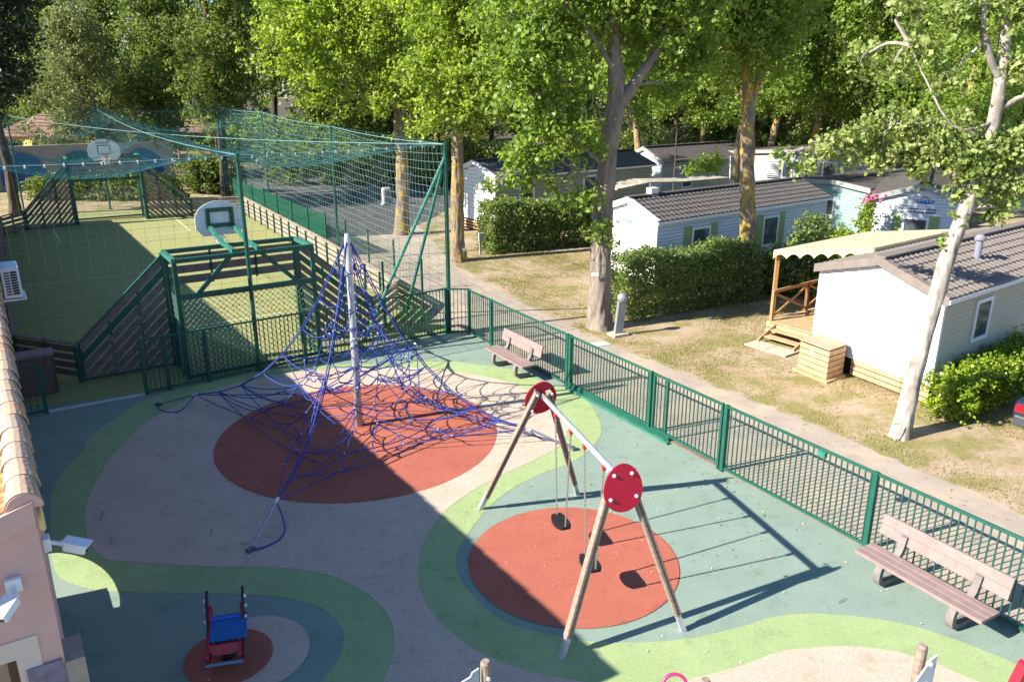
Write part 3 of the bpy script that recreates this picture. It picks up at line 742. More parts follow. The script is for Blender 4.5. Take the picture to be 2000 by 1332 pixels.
MB().tube([b+d*1.1+off, b+d*1.1+off+V(0, 0, .9)], .06, 12).build('post', wood_grey, t)
t = empty('activity_board', G(1803, 1258, 1.25)-V(0, 0, 1.25), 'grey play panel with curved edge on a wooden post near the large bench', 'play panel')
b = play_post(t, 1803, 1258)
d = V(-.52, -.16, 0); zt = [(-.05, 1.18), (.10, 1.14), (.25, 1.0), (.5, .80), (.75, .68), (1, .62), (1, .1), (-.05, .1)]
MB().prism([b+V(.10, -.09, 0)+d*a+V(0, 0, z) for a, z in zt], V(.29, -.95, 0)*.022).build('panel', grey_plate, t)
for z in (1.08, .80): MB().lathe(b+V(.05, -.12, z), [(.026, 0), (.026, .03)], 8, (.29, -.95, 0)).build('bolt_cap', bolt, t)
t = empty('red_play_seat', G(1990, 1330, .4)-V(0, 0, .4), 'red play seat with tall rounded back plate at the lower right corner', 'play seat')  # play seat on a fixed stem
p = G(1965, 1340, .55); 
MB().prism([p+V(.0+x*.35, x*.15, z) for x, z in ((-.3, -.1), (-.3, .0), (.0, .05), (.3, .33), (.42, .36), (.46, .28), (.25, -.1))], V(.05, -.10, 0)).build('back_plate', M('red_plastic', (.50, .012, .03), .3), t)
MB().lathe(V(p.x-.05, p.y-.15, .42), [(.18, 0), (.20, .03), (.18, .06)], 16).build('seat', M('red_plastic', (.5, .012, .03)), t)
MB().tube([V(p.x-.05, p.y-.15, .02), V(p.x-.05, p.y-.15, .45)], .05, 10).build('stem', black, t)
t = empty('play_tower', G(1375, 1326, 1.2)-V(0, 0, 1.2), 'wooden post top and pink ring of a play tower at the bottom edge', 'play tower')
b = play_post(t, 1378, 1326, 1.2)
pr = G(1318, 1338, 1.15)
MB().tube([pr+V(.13*math.cos(k*math.pi/12), .05*math.sin(k*math.pi/12), .11*math.sin(k*math.pi/12)) for k in range(25)], .02, 8).build('ring', M('pink_plastic', (.62, .03, .16), .35), t, smooth=True)
MB().tube([V(pr.x, pr.y, .01), V(pr.x, pr.y, 1.08)], .045, 10).build('post', wood_grey, t)
# ------------------------------------------------------------------ left building
BE = V(-.55, .835, 0).normalized(); BF = V(BE.y, -BE.x, 0)
BP = G(74, 962, 3.95); BP0 = V(BP.x, BP.y, 0)-BF*.06
BLEN, BW = 44.0, 2.9  # kept narrow so sun passes under the eave to the added opening
pink = M('pink_render', (.62, .40, .36), .9, (.56, .36, .325), 2.0, .3, 40)
cream = M('cream_trim', (.62, .52, .45), .85)
clay = M('clay_tile', (.52, .29, .165), .85, (.40, .26, .18), 2.3, .4, 18, col3=(.56, .38, .25), scale3=1.1)
clay2 = M('clay_field_tile', (.55, .27, .11), .85, (.47, .29, .16), 2.6, .4, 18)
bl = empty('pink_building', BP0, 'pink rendered building with clay barrel tile roof at the left edge', 'building')
def BX(s, o, z): return BP0+BE*s+BF*o+V(0, 0, z)
RS = .30      # roof fall to the left
# right wall, seen edge-on; low arched opening added to shape the sun patch
s0, s1 = 4.1, 6.25
mb = MB()
mb.boxv(BX(.225, -.22, 0), BE*(s0-.225), BF*.22, V(0, 0, 3.82)); mb.boxv(BX(s1, -.22, 0), BE*(BLEN-s1), BF*.22, V(0, 0, 3.82))
az = lambda q: .68*math.sqrt(max(0.0, 1-((q-4.6)/1.66)**2))
sun_gap = [(s0, 3.82), (s0, az(s0))]+[(s0+(s1-s0)*k/20, az(s0+(s1-s0)*k/20)) for k in range(1, 20)]+[(s1, .02), (s1, 3.82)]
mb.boxv(BX(s0, -.22, 0), BE*.60, BF*.2, V(0, 0, .47))  # added block in the opening, also shapes the sun patch
mb.prism([BX(s, -.22, z) for s, z in sun_gap], BF*.22)
mb.build('side_wall', pink, bl)
# front wall with a window opening
def BU(u, z, o=0): return BX(-o, -u, z)
wt = lambda u: 3.80-RS*u
w0, w1, wz0, wz1 = .38, 1.75, 1.05, 2.32
mb = MB()
for poly in ([(0, 0), (w0, 0), (w0, wt(w0)), (0, wt(0))], [(w0, wz1), (w1, wz1), (w1, wt(w1)), (w0, wt(w0))], [(w0, 0), (w1, 0), (w1, wz0), (w0, wz0)], [(w1, 0), (BW, 0), (BW, wt(BW)), (w1, wt(w1))]):
    mb.prism([BU(u, z, .0) for u, z in poly], BE*.22)
mb.build('front_wall', pink, bl)
fr = MB()
for u0, u1, z0, z1 in ((w0-.20, w0, wz0, wz1+.2), (w0, w1, wz1, wz1+.2)): fr.boxv(BU(u0, z0, .012), BU(u1, z0, .012)-BU(u0, z0, .012), V(0, 0, z1-z0), BE*.02)
wf = fr.build('window_surround', cream, bl)
MB().boxv(BU(w0, wz0, -.10), BU(w1, wz0)-BU(w0, wz0), V(0, 0, .03), BE*.5).build('window_sill', M('sill_stone', (.30, .29, .33), .6), bl)
MB().boxv(BU(w0+.02, wz0+.03, -.18), BU(w0+.09, 0)-BU(w0+.02, 0), V(0, 0, wz1-wz0-.05), BE*.04).build('window_frame', M('brown_frame', (.10, .05, .04), .5), wf)
mb = MB(); mb.boxv(BX(.8, -BW+.3, .55), BE*.04, BF*(BW-.6), V(0, 0, 2.3)).build('inner_wall', M('inner_cream', (.50, .42, .30), .8), bl)
mb = MB(); mb.boxv(BX(0, -BW, 0), BE*BLEN, BF*.15, V(0, 0, 1.0))
for k in range(12): mb.boxv(BX(.1+k*3.9, -BW, 1.0), BE*.2, BF*.15, V(0, 0, 1.65))  # unseen far side left open to let the sun through
mb.build('left_wall', pink, bl)
stone = M('stone_cladding', (.16, .14, .20), .9, (.24, .21, .27), 9, .8, 30)
MB().boxv(BU(.02, .8, .03), BU(w0-.06, 0)-BU(.02, 0), V(0, 0, 1.38), BE*.03).build('stone_cladding', stone, bl)
# roof slab, cornice and tiles
rf = MB().prism([BX(-.08, -.02, 3.84), BX(-.08, -BW-.3, 3.84-RS*(BW+.28)), BX(BLEN, -BW-.3, 3.84-RS*(BW+.28)), BX(BLEN, -.02, 3.84)], V(0, 0, .06)).build('roof', clay2, bl)
MB().prism([BX(-.10, .0, 3.70), BX(-.10, -BW, 3.70-RS*BW), BX(-.10, -BW, 3.92-RS*BW), BX(-.10, 0, 3.92)], BE*.10).build('cornice', pink, rf)
def half_barrel(L, r0, r1, th, n=9, arc=math.pi):
    vs_ = []; fs_ = []
    for e, (x, r) in enumerate(((0, r0), (L, r1))):
        for k in range(n):
            t = (math.pi-arc)/2+arc*k/(n-1)
            for q in (r, r-th): vs_.append((math.cos(t)*q, x, math.sin(t)*q))
    for k in range(n-1):
        a = k*2; b = n*2+k*2
        fs_ += [(a, b, b+2, a+2), (a+1, a+3, b+3, b+1), (a, a+2, a+3, a+1), (b, b+1, b+3, b+2)]
    fs_ += [(0, 1, n*2+1, n*2), (n*2-2, n*4-2, n*4-1, n*2-1)]
    return vs_, fs_
def tile_mesh(name, m, *a):
    me = bpy.data.meshes.new(name); v, f = half_barrel(*a); me.from_pydata(v, [], f); me.materials.append(m); me.update(); return me
cap_me = [tile_mesh('cap_tile', M('clay_cap_%s' % 'abc'[k], [(.50, .33, .22), (.44, .31, .23), (.54, .33, .20)][k], .85, [(.42, .30, .22), (.38, .29, .23), (.46, .29, .19)][k], 3, .4, 18), .50, .155, .125, .016, 11, math.pi*1.08) for k in range(3)]
rt = random.Random(2)
ang = math.atan2(BE.y, BE.x)-math.pi/2
for k in range(100):
    o = link('cap_tile', cap_me[rt.randrange(3)], rf, BX(-.06+k*.43, -.06+rt.uniform(-.008, .008), 3.86)); o.rotation_euler = (R(2.5), 0, ang+rt.uniform(-.03, .03))
    if k > 30 and k % 1: break
field = [tile_mesh('roof_tile', clay2, .48, .085, .10, .014, 7), tile_mesh('roof_tile', M('clay_field_b', (.60, .34, .16), .85, (.48, .27, .13), 3, .4, 18), .48, .085, .10, .014, 7)]
dn = (-BF-V(0, 0, RS)).normalized()
q_ = (-BF-V(0, 0, RS)).to_track_quat('Y', 'Z').to_euler()
for r_ in range(44):
    for c_ in range(3):
        o = link('roof_tile', field[rt.randrange(2)], rf, BX(.02+r_*.215, -.16-c_*.40, 3.895-RS*(.16+c_*.40)+.010*(3-c_)*0)); o.rotation_euler = q_
MB().prism([BX(-.075, -.06+.15*math.cos(math.pi*k/10), 3.85+.15*math.sin(math.pi*k/10)) for k in range(11)], BE*.05).build('mortar_end', pink, rf)
# round lamp on the wall edge, wall boxes
MB().lathe(BX(.12, .02, 3.66), [(.14, 0), (.15, .03), (.13, .05)], 24, BF).build('wall_lamp', M('lamp_glass', (.60, .50, .22), .3), bl)
MB().boxv(BX(-.02, .0, .9), BE*.42, BF*.17, V(0, 0, 1.22)).build('meter_box', M('box_beige', (.36, .30, .25), .8, (.3, .25, .22), 6), bl)
# security cameras
cw = M('camera_white', (.74, .75, .78), .35)
def sec_cam(label, p, n, aim):
    t = empty('security_camera', p, label, 'camera', 'cameras on the pink building')
    a, b = perp(n)
    MB().boxv(p-a*.065-V(0, 0, .07), a*.13, V(0, 0, .14), n*.07).build('mount_box', cw, t, bevel=.012)
    e = p+n*.16-V(0, 0, .05)
    MB().tube([p+n*.06, e], .022, 8).lathe(e, [(.01, -.035), (.036, 0), (.01, .035)], 10).build('arm', cw, t)
    d = Vector(aim).normalized(); x, y = perp(d); s_ = e+d*.02
    bd_ = MB().boxv(s_-x*.06-y*.05, x*.12, y*.09, d*.21).build('body', cw, t, bevel=.018)
    MB().boxv(s_-x*.07+y*.045-d*.01, x*.14, y*.012, d*.24).build('sun_shield', cw, bd_)
    MB().lathe(s_+d*.208, [(.04, 0), (.04, .006)], 12, d).build('lens', black, bd_)
sec_cam('white security camera on the side edge of the pink wall, pointing over the playground', BX(.25, .01, 3.30), BF, BF*1+V(0, 0, -.35)-BE*.5)
sec_cam('white security camera on the front of the pink wall, pointing left', BU(.27, 3.12, .0), -BE, -BF*.8-BE*.9-V(0, 0, .5))
# air conditioner on the side wall
acp = BX(12.1, .0, 3.05)
t = empty('air_conditioner', acp, 'white air conditioner unit on a bracket at the left edge above the roof tiles', 'air conditioner')
bx = MB().boxv(acp+BF*.12, BF*.34, BE*.85, V(0, 0, .66)).build('casing', M('ac_white', (.72, .71, .70), .5), t, bevel=.012)
for k in range(9):
    MB().boxv(acp+BF*.17-BE*.008+V(0, 0, .08+k*.058), BF*.10, BE*.012, V(0, 0, .03)).build('vent_slot', black, bx)
    MB().boxv(acp+BF*.29-BE*.008+V(0, 0, .08+k*.058), BF*.12, BE*.012, V(0, 0, .042)).build('vent_slot', black, bx)
MB().boxv(acp+V(0, 0, -.06), BF*.52, BE*.85, V(0, 0, .035)).build('bracket', white, t)
# litter bin and little gate in the shaded corner
gp = G(92, 808); gq = gp-BF*.75
railing('side_gate', 'narrow dark green bar gate between the building and the white kerb', gq, gp, h=1.25, spacing=.16, ends=(False, True), post_w=.08)
bp_ = G(75, 770); t = empty('litter_bin', bp_, 'brown slatted litter bin behind the narrow side gate', 'bin')
brown = M('bin_brown', (.15, .085, .075), .6, (.12, .065, .058), 4)
for k in range(5): MB().boxv(bp_+BF*(-.42+k*.17)-BE*.2+V(0, 0, .05), BF*.155, BE*.04, V(0, 0, .95)).build('slat', brown, t)
for k in range(3): MB().boxv(bp_+BF*.43-BE*(.16-k*.15)+V(0, 0, .05), BF*.04, BE*.14, V(0, 0, .95)).build('slat', brown, t)
MB().boxv(bp_-BF*.44-BE*.22+V(0, 0, 1.0), BF*.93, BE*.52, V(0, 0, .10)).build('lid', M('bin_lid', (.20, .14, .15), .5), t, bevel=.03)
# ------------------------------------------------------------------ lamp, posts and small things on the lawn
lp = G(1207, 655); t = empty('lamp_bollard', lp, 'grey steel bollard lamp with ball head leaning beside the thick trunk', 'lamp')
MB().box(lp+V(0, 0, .04), .55, .42, .08, .5).build('base_slab', M('pale_slab', (.50, .43, .33), .9, (.42, .36, .28), 8, .3), t)
tl = V(.09, .03, 1.08)
MB().beam(lp+V(0, 0, .08), lp+tl, .27, .13, up=(.3, -.9, 0)).build('shaft', M('lamp_grey', (.22, .235, .25), .45, (.18, .19, .205), 5), t, bevel=.01)
MB().lathe(lp+tl+V(0, 0, .12), [(.16*math.sin(math.pi*k/10)+.001, -.16*math.cos(math.pi*k/10)) for k in range(11)], 16).build('ball_head', M('lamp_ball', (.30, .32, .35), .35, metal=.4), t, smooth=True)
MB().box(G(1172, 672, .012), .55, .42, .02, .4).build('drain_cover', M('drain_grey', (.40, .42, .38), .8), None)
tag(bpy.data.objects['drain_cover'], 'pale square drain cover set in the lawn near the bollard lamp', 'drain cover')
ep = G(938, 497); t = empty('meter_post', ep, 'grey electric meter post at the left end of the hedge', 'post')
MB().box(ep+V(0, 0, .38), .08, .08, .76, .5).build('post', concrete, t); MB().box(ep+V(.05, -.02, .80), .26, .14, .38, .5).build('meter_case', M('case_grey', (.33, .33, .33), .6), t)
cb = G(756, 400); t = empty('utility_cabinet', cb, 'rounded concrete utility cabinet on the shaded asphalt', 'cabinet')
MB().box(cb+V(0, 0, .55), .62, .42, 1.1, .5).build('body', M('cabinet_grey', (.36, .35, .33), .8), t, bevel=.12); MB().box(cb+V(0, 0, .05), .70, .5, .10, .5).build('plinth', concrete, t)
# ------------------------------------------------------------------ mobile homes
tile_grey = M('roof_tile_grey', (.095, .085, .082), .8, (.07, .063, .06), 3, .3, 25)
tile_brown = M('roof_tile_brown', (.20, .168, .148), .75, (.165, .138, .122), 3, .3, 25)
glass = M('window_glass', (.05, .065, .075), .08, (.10, .12, .14), 1.5, spec=.8)
curtain = M('curtain', (.36, .42, .46), .8, (.20, .25, .30), 5, stretch=(8, 8, .3))
def home(label, c, a, b, W, L, z0=.5, hw=2.2, rise=.6, wall_end=None, wall_side=None, roof_m=None, fine=False, side='R', over=.16, rows=7, wave=.25, flat=False, trim=None, nb=18, name='mobile_home'):
    # c: near corner of the end wall that touches the visible long side; a runs along the end wall towards it; b along the length
    a = Vector((*a, 0)).normalized(); b = Vector((*b, 0)).normalized(); c = Vector((*c, 0))
    t = empty(name, c, label, 'mobile home')
    def H(u, v, z): return c-a*(W-u)+b*v+V(0, 0, z)       # u 0..W (W = visible long side)
    na = -b; nb_ = a
    ht = lambda u: z0+hw+rise*(1-abs(2*u/W-1))
    core = MB()
    core.prism([H(.05, .05, z0), H(W-.05, .05, z0), H(W-.05, .05, z0+hw), H(W/2, .05, z0+hw+rise-.03), H(.05, .05, z0+hw)], b*(L-.1))
    wl = core.build('walls', M('wall_backing', (.30, .30, .28), .8), t)
    bh = hw/nb
    if fine:
        for k in range(int((hw+rise)/bh)+1):
            z = z0+k*bh; zt = z+bh
            if zt > z0+hw+rise-.04: break
            if zt <= z0+hw: u0, u1 = 0, W
            else:
                f = (zt-z0-hw)/rise/2*W; u0, u1 = f, W-f
            p0, p1 = H(u0, 0, 0), H(u1, 0, 0); zt = z+bh*.86
            MB().hexa([p0+na*.024+V(0, 0, z), p1+na*.024+V(0, 0, z), p1-na*.03+V(0, 0, z), p0-na*.03+V(0, 0, z), p0+na*.002+V(0, 0, zt), p1+na*.002+V(0, 0, zt), p1-na*.03+V(0, 0, zt), p0-na*.03+V(0, 0, zt)]).build('siding_board', wall_end, wl)
            if z+bh <= z0+hw+.01:
                p0, p1 = H(W, 0, 0), H(W, L, 0)
                MB().hexa([p0+nb_*.024+V(0, 0, z), p1+nb_*.024+V(0, 0, z), p1-nb_*.03+V(0, 0, z), p0-nb_*.03+V(0, 0, z), p0+nb_*.002+V(0, 0, zt), p1+nb_*.002+V(0, 0, zt), p1-nb_*.03+V(0, 0, zt), p0-nb_*.03+V(0, 0, zt)]).build('siding_board', wall_side, wl)
    else:
        me_, ms_ = MB(), MB()
        for k in range(int((hw+rise)/bh)+1):
            z = z0+k*bh; zt = z+bh
            if zt > z0+hw+rise-.04: break
            if zt <= z0+hw: u0, u1 = 0, W
            else:
                f = (zt-z0-hw)/rise/2*W; u0, u1 = f, W-f
            p0, p1 = H(u0, 0, 0), H(u1, 0, 0); zt = z+bh*.90
            me_.hexa([p0+na*.02+V(0, 0, z), p1+na*.02+V(0, 0, z), p1-na*.03+V(0, 0, z), p0-na*.03+V(0, 0, z), p0+na*.002+V(0, 0, zt), p1+na*.002+V(0, 0, zt), p1-na*.03+V(0, 0, zt), p0-na*.03+V(0, 0, zt)])
            if z+bh <= z0+hw+.01:
                p0, p1 = H(W, 0, 0), H(W, L, 0)
                ms_.hexa([p0+nb_*.02+V(0, 0, z), p1+nb_*.02+V(0, 0, z), p1-nb_*.03+V(0, 0, z), p0-nb_*.03+V(0, 0, z), p0+nb_*.002+V(0, 0, zt), p1+nb_*.002+V(0, 0, zt), p1-nb_*.03+V(0, 0, zt), p0-nb_*.03+V(0, 0, zt)])
        me_.build('end_siding', wall_end, wl)['kind'] = 'stuff'; ms_.build('side_siding', wall_side, wl)['kind'] = 'stuff'
    tm = trim or M('white_trim', (.72, .71, .69), .5)
    for u in (0, W):
        p = H(u, 0, 0)+na*.012+(a*.012 if u else -a*.012)
        MB().box(p+V(0, 0, z0+hw/2), .07, .07, hw, math.atan2(a.y, a.x)).build('corner_trim', tm, t)
    # skirt
    MB().prism([H(.12, .12, 0), H(W-.12, .12, 0), H(W-.12, L-.1, 0), H(.12, L-.1, 0)], V(0, 0, z0)).build('plinth', dark, t)
    # roof: two slopes of wavy tile strips
    def slope(sign, nrow, fine_):
        rw = (W/2+over)
        k_ = rise/(W/2)
        for r_ in range(nrow):
            d0 = rw*(r_)/nrow; d1 = rw*(r_+1)/nrow+.03
            mb = MB(); nv = int((L+2*over)/ (wave/4)) if fine_ else 2
            vs_ = []
            for i in range(nv+1):
                v = -over+(L+2*over)*i/nv; w_ = .018*math.sin(2*math.pi*v/wave) if fine_ else 0
                for d_, dz in ((d0, .028), (d1, .062), (d1, .010), (d0, .0)):
                    vs_.append(H(W/2+sign*d_, v, z0+hw+rise-k_*d_+dz+(w_ if dz > .02 else w_*.8)+.05))
            fs_ = []
            for i in range(nv):
                e = i*4
                for j in range(4): fs_.append((e+j, e+(j+1) % 4, e+4+(j+1) % 4, e+4+j))
            fs_ += [(0, 1, 2, 3), (nv*4, nv*4+3, nv*4+2, nv*4+1)]
            mb.add(vs_, fs_).build('tile_strip' if fine_ else 'roof_sheet', roof_m, rfo)
    rfo = MB().prism([H(-over+.03, .08, z0+hw-rise/(W/2)*over-.0), H(W/2, .08, z0+hw+rise), H(W+over-.03, .08, z0+hw-rise/(W/2)*over)], b*(L+over-.12)).build('roof', roof_m, t)
    slope(1, rows if fine else 1, fine); slope(-1, rows if fine else 1, fine)
    for s_ in (1, -1):
        k_ = rise/(W/2); e = W/2+over
        p, q = H(W/2, -over-.02, z0+hw+rise+.07), H(W/2+s_*(e+.02), -over-.02, z0+hw+rise-k_*e+.07)
        MB().hexa([p-V(0, 0, .17), q-V(0, 0, .17), q+b*.16-V(0, 0, .17), p+b*.16-V(0, 0, .17), p+V(0, 0, .05), q+V(0, 0, .05), q+b*.16+V(0, 0, .05), p+b*.16+V(0, 0, .05)]).build('verge_trim', roof_m if roof_m is tile_brown else tm, rfo)
    MB().beam(H(W/2, -over, z0+hw+rise+.115), H(W/2, L+over, z0+hw+rise+.115), .30, .05).build('ridge_cap', roof_m, rfo)
    e = W+over; MB().beam(H(e+.03, -over, z0+hw-rise/(W/2)*over+.0), H(e+.03, L+over, z0+hw-rise/(W/2)*over+.0), .06, .10).build('gutter', tm, rfo)
    return t, H, a, b
def window(t, H, a, b, face, pos, z, w, h, frame_m, shutter=None, tilt=0):
    # face 'S' visible long side (u=W) with pos = v, face 'E' end wall with pos = u
    W = (H(1, 0, 0)-H(0, 0, 0)).length
    if face == 'S': o = t['_W']; P = lambda x, zz, out: H(o, pos+x, zz)+a*out; d = b; n = a
    else: P = lambda x, zz, out: H(pos+x, 0, zz)-b*out; d = a; n = -b
    wn = MB().boxv(P(-w/2, z, .0), d*w, V(0, 0, h), n*.035).build('window', curtain, t)
    MB().boxv(P(-w/2+.05, z+.05, .036), d*(w-.1), V(0, 0, h-.1), n*.006).build('pane', glass, wn)
    f = MB()
    for x0, x1, z0_, z1 in ((-w/2-.05, -w/2+.05, z-.05, z+h+.05), (w/2-.05, w/2+.05, z-.05, z+h+.05), (-w/2+.05, w/2-.05, z-.05, z+.05), (-w/2+.05, w/2-.05, z+h-.05, z+h+.05)):
        f.boxv(P(x0, z0_, .0), d*(x1-x0), V(0, 0, z1-z0_), n*.06)
    f.build('frame', frame_m, wn)
    if shutter:
        for s_ in (-1, 1):
            MB().boxv(P(s_*(w/2+.26)-.19, z-.1, .016), d*.38, V(0, 0, h+.22), n*.03).build('shutter', shutter, t)
    return wn
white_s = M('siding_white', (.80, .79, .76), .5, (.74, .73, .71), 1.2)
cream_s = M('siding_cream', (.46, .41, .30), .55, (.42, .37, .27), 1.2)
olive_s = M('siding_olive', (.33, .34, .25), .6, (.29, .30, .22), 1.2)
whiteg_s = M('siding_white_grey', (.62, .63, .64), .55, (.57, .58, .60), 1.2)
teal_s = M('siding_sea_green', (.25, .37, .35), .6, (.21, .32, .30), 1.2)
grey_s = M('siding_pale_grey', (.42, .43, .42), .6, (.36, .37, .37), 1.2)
yellow_s = M('siding_yellow', (.46, .35, .18), .6, (.42, .31, .16), 1.2)
shut_g = M('shutter_green', (.27, .36, .14), .55, (.24, .32, .125), 4)
wframe = M('window_white', (.75, .75, .75), .4)
h1, H1, a1, b1 = home('cream mobile home with brown tile roof at the right edge, blank white gable end', (10.1, 17.95), (.443, -.897), (.8, .6), 3.68, 9.0, z0=.5, hw=2.22, rise=.53, wall_end=white_s, wall_side=cream_s, roof_m=tile_brown, fine=True, nb=18, rows=7)
h1['_W'] = 3.68
window(h1, H1, a1, b1, 'S', 2.1, 1.35, .78, 1.0, wframe)
pp_ = H1(2.75, 3.3, 0); zz = .5+2.22+.53*(1-abs(2*2.75/3.68-1))
MB().lathe(pp_+V(0, 0, zz+.05), [(.09, -.1), (.09, .50), (.14, .52), (.14, .58), (.07, .66)], 14).build('flue_pipe', M('flue_slate', (.20, .20, .25), .5), h1, smooth=False)
# slatted skirt boards under the end wall
for k in range(3):
    for j in range(3):
        MB().boxv(H1(1.35+j*.78, -.0, .08+k*.145), a1*.765, V(0, 0, .115), -b1*.03).build('skirt_board', wood_pale, h1)
h2, H2, a2, b2 = home('white mobile home with green shutters behind the trimmed hedge', (5.18, 28.18), (.45, -.89), (.8, .6), 3.5, 10.5, z0=.5, hw=2.3, rise=.55, wall_end=white_s, wall_side=whiteg_s, roof_m=tile_grey, fine=True, nb=18, rows=6)
h2['_W'] = 3.5
window(h2, H2, a2, b2, 'S', 2.35, 1.2, .95, 1.15, wframe, shut_g); window(h2, H2, a2, b2, 'S', 6.6, 1.2, .95, 1.15, wframe, shut_g)
MB().boxv(H2(1.55, 1.0, 3.15), a2*.32, b2*.4, V(0, 0, .55)).build('roof_vent', white, h2)
def faint_lines(t, p, right, n, m, w):      # two lines of small print, too small to read in the photograph
    rnd = random.Random(int(w*100))
    for r_ in range(2):
        x = -w/2; mb = MB()
        while x < w/2:
            l_ = rnd.uniform(.03, .055); h_ = rnd.uniform(.045, .075)
            mb.boxv(p+right*x+V(0, 0, -r_*.13), right*l_, V(0, 0, h_), n*.006); x += l_+(.018 if rnd.random() < .8 else .06)
        mb.build('small_print', m, t)['kind'] = 'stuff'
def logo(t, p, right, n, s=1.0):
    right = Vector(right); up = V(0, 0, 1); blue_m = M('logo_blue', (.02, .10, .38), .5); red_m = M('logo_red', (.5, .05, .05), .5)
    MB().prism([p+right*(x*s)+up*(z*s) for x, z in [(-.42, .02), (-.2, -.05), (.05, -.08), (.25, -.06), (.42, .02), (.2, .0), (0, .02), (-.2, 0)]], n*.006).build('logo_wave', blue_m, t)
    for k in range(5): MB().prism([p+right*((-.3+k*.15+x)*s)+up*(z*s) for x, z in [(-.05, .03), (.05, .03), (0, .10)]], n*.006).build('logo_wave', blue_m, t)
    MB().prism([p+right*(x*s)+up*(z*s) for x, z in [(-.2, .12), (0, .24), (.2, .12), (.16, .11), (0, .20), (-.16, .11)]], n*.006).build('logo_roof', red_m, t)
MB().prism([H2(1.75, -.03, 2.55)+a2*x+V(0, 0, z) for x, z in [(-.35, .06), (-.15, 0), (.1, -.02), (.35, .06), (.1, .03), (-.15, .05)]], -b2*.008).build('logo_wave', M('logo_sky', (.02, .22, .62), .5), h2)
faint_lines(h2, H2(1.8, -.03, 2.12), a2, -b2, M('faded_print', (.58, .60, .64), .6), 1.0)
h3, H3, a3, b3 = home('olive mobile home with white gable end behind the long hedge and yellow trunk', (-.85, 40.58), (.6, -.8), (.8, .6), 3.6, 11.3, z0=.6, hw=2.35, rise=.62, wall_end=white_s, wall_side=olive_s, roof_m=tile_grey, nb=12)
h3['_W'] = 3.6
window(h3, H3, a3, b3, 'S', 2.0, 1.45, .9, 1.15, wframe); window(h3, H3, a3, b3, 'S', 6.4, 1.45, .9, 1.15, wframe)
for k in range(3): MB().boxv(H3(.0, -.05, .12+k*.16), a3*3.4, V(0, 0, .10), -b3*.03).build('skirt_board', wood_pale, h3)
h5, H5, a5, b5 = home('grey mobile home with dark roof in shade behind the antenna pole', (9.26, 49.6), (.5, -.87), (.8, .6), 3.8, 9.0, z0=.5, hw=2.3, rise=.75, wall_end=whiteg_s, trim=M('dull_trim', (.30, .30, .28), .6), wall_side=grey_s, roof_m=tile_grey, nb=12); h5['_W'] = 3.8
window(h5, H5, a5, b5, 'S', 2.2, 1.2, .9, 1.15, wframe)
h6, H6, a6, b6 = home('small yellow mobile home with gabled front far behind the trees', (19.2, 74), (.98, -.2), (.2, .98), 4.4, 8, z0=.6, hw=2.4, rise=.75, wall_end=yellow_s, wall_side=grey_s, roof_m=tile_brown, nb=12); h6['_W'] = 4.4
window(h6, H6, a6, b6, 'E', 2.1, .9, 1.3, 1.9, wframe)
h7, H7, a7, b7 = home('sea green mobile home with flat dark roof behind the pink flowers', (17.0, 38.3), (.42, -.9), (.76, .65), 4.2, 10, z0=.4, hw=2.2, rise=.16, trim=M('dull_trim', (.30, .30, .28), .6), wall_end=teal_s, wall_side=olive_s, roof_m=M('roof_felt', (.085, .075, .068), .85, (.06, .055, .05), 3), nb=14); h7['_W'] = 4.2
window(h7, H7, a7, b7, 'E', 1.7, 1.1, 1.0, .8, wframe)
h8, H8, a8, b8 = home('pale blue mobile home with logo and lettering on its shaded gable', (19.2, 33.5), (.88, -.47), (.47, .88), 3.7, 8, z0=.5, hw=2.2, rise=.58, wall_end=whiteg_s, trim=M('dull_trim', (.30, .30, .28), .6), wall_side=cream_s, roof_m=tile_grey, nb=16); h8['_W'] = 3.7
window(h8, H8, a8, b8, 'E', 1.75, .95, .95, .95, wframe, shut_g)
logo(h8, H8(2.0, -.03, 2.62), a8, -b8, 1.0)
faint_lines(h8, H8(1.95, -.03, 2.28), a8, -b8, M('navy_print', (.03, .05, .16), .6), 1.05)
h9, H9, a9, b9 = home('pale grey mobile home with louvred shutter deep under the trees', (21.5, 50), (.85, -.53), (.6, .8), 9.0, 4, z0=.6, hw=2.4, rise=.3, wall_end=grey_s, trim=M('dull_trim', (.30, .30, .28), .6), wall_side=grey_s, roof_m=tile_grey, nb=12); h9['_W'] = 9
lv = MB()
for k in range(9): lv.boxv(H9(3.2, -.30+k*.02, 1.75+k*.11), a9*.95, V(0, 0, .06), -b9*.02)
lv.build('louvred_shutter', white, h9); window(h9, H9, a9, b9, 'E', 4.6, 1.6, .6, 1.2, wframe); window(h9, H9, a9, b9, 'E', 7.2, .8, .8, 1.9, wframe)
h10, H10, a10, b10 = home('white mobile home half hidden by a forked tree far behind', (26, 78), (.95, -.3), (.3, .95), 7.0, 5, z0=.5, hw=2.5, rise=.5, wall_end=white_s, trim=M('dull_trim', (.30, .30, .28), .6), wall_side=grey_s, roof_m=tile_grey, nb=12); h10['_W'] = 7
window(h10, H10, a10, b10, 'E', 2.0, 1.2, 1.0, 1.3, wframe)
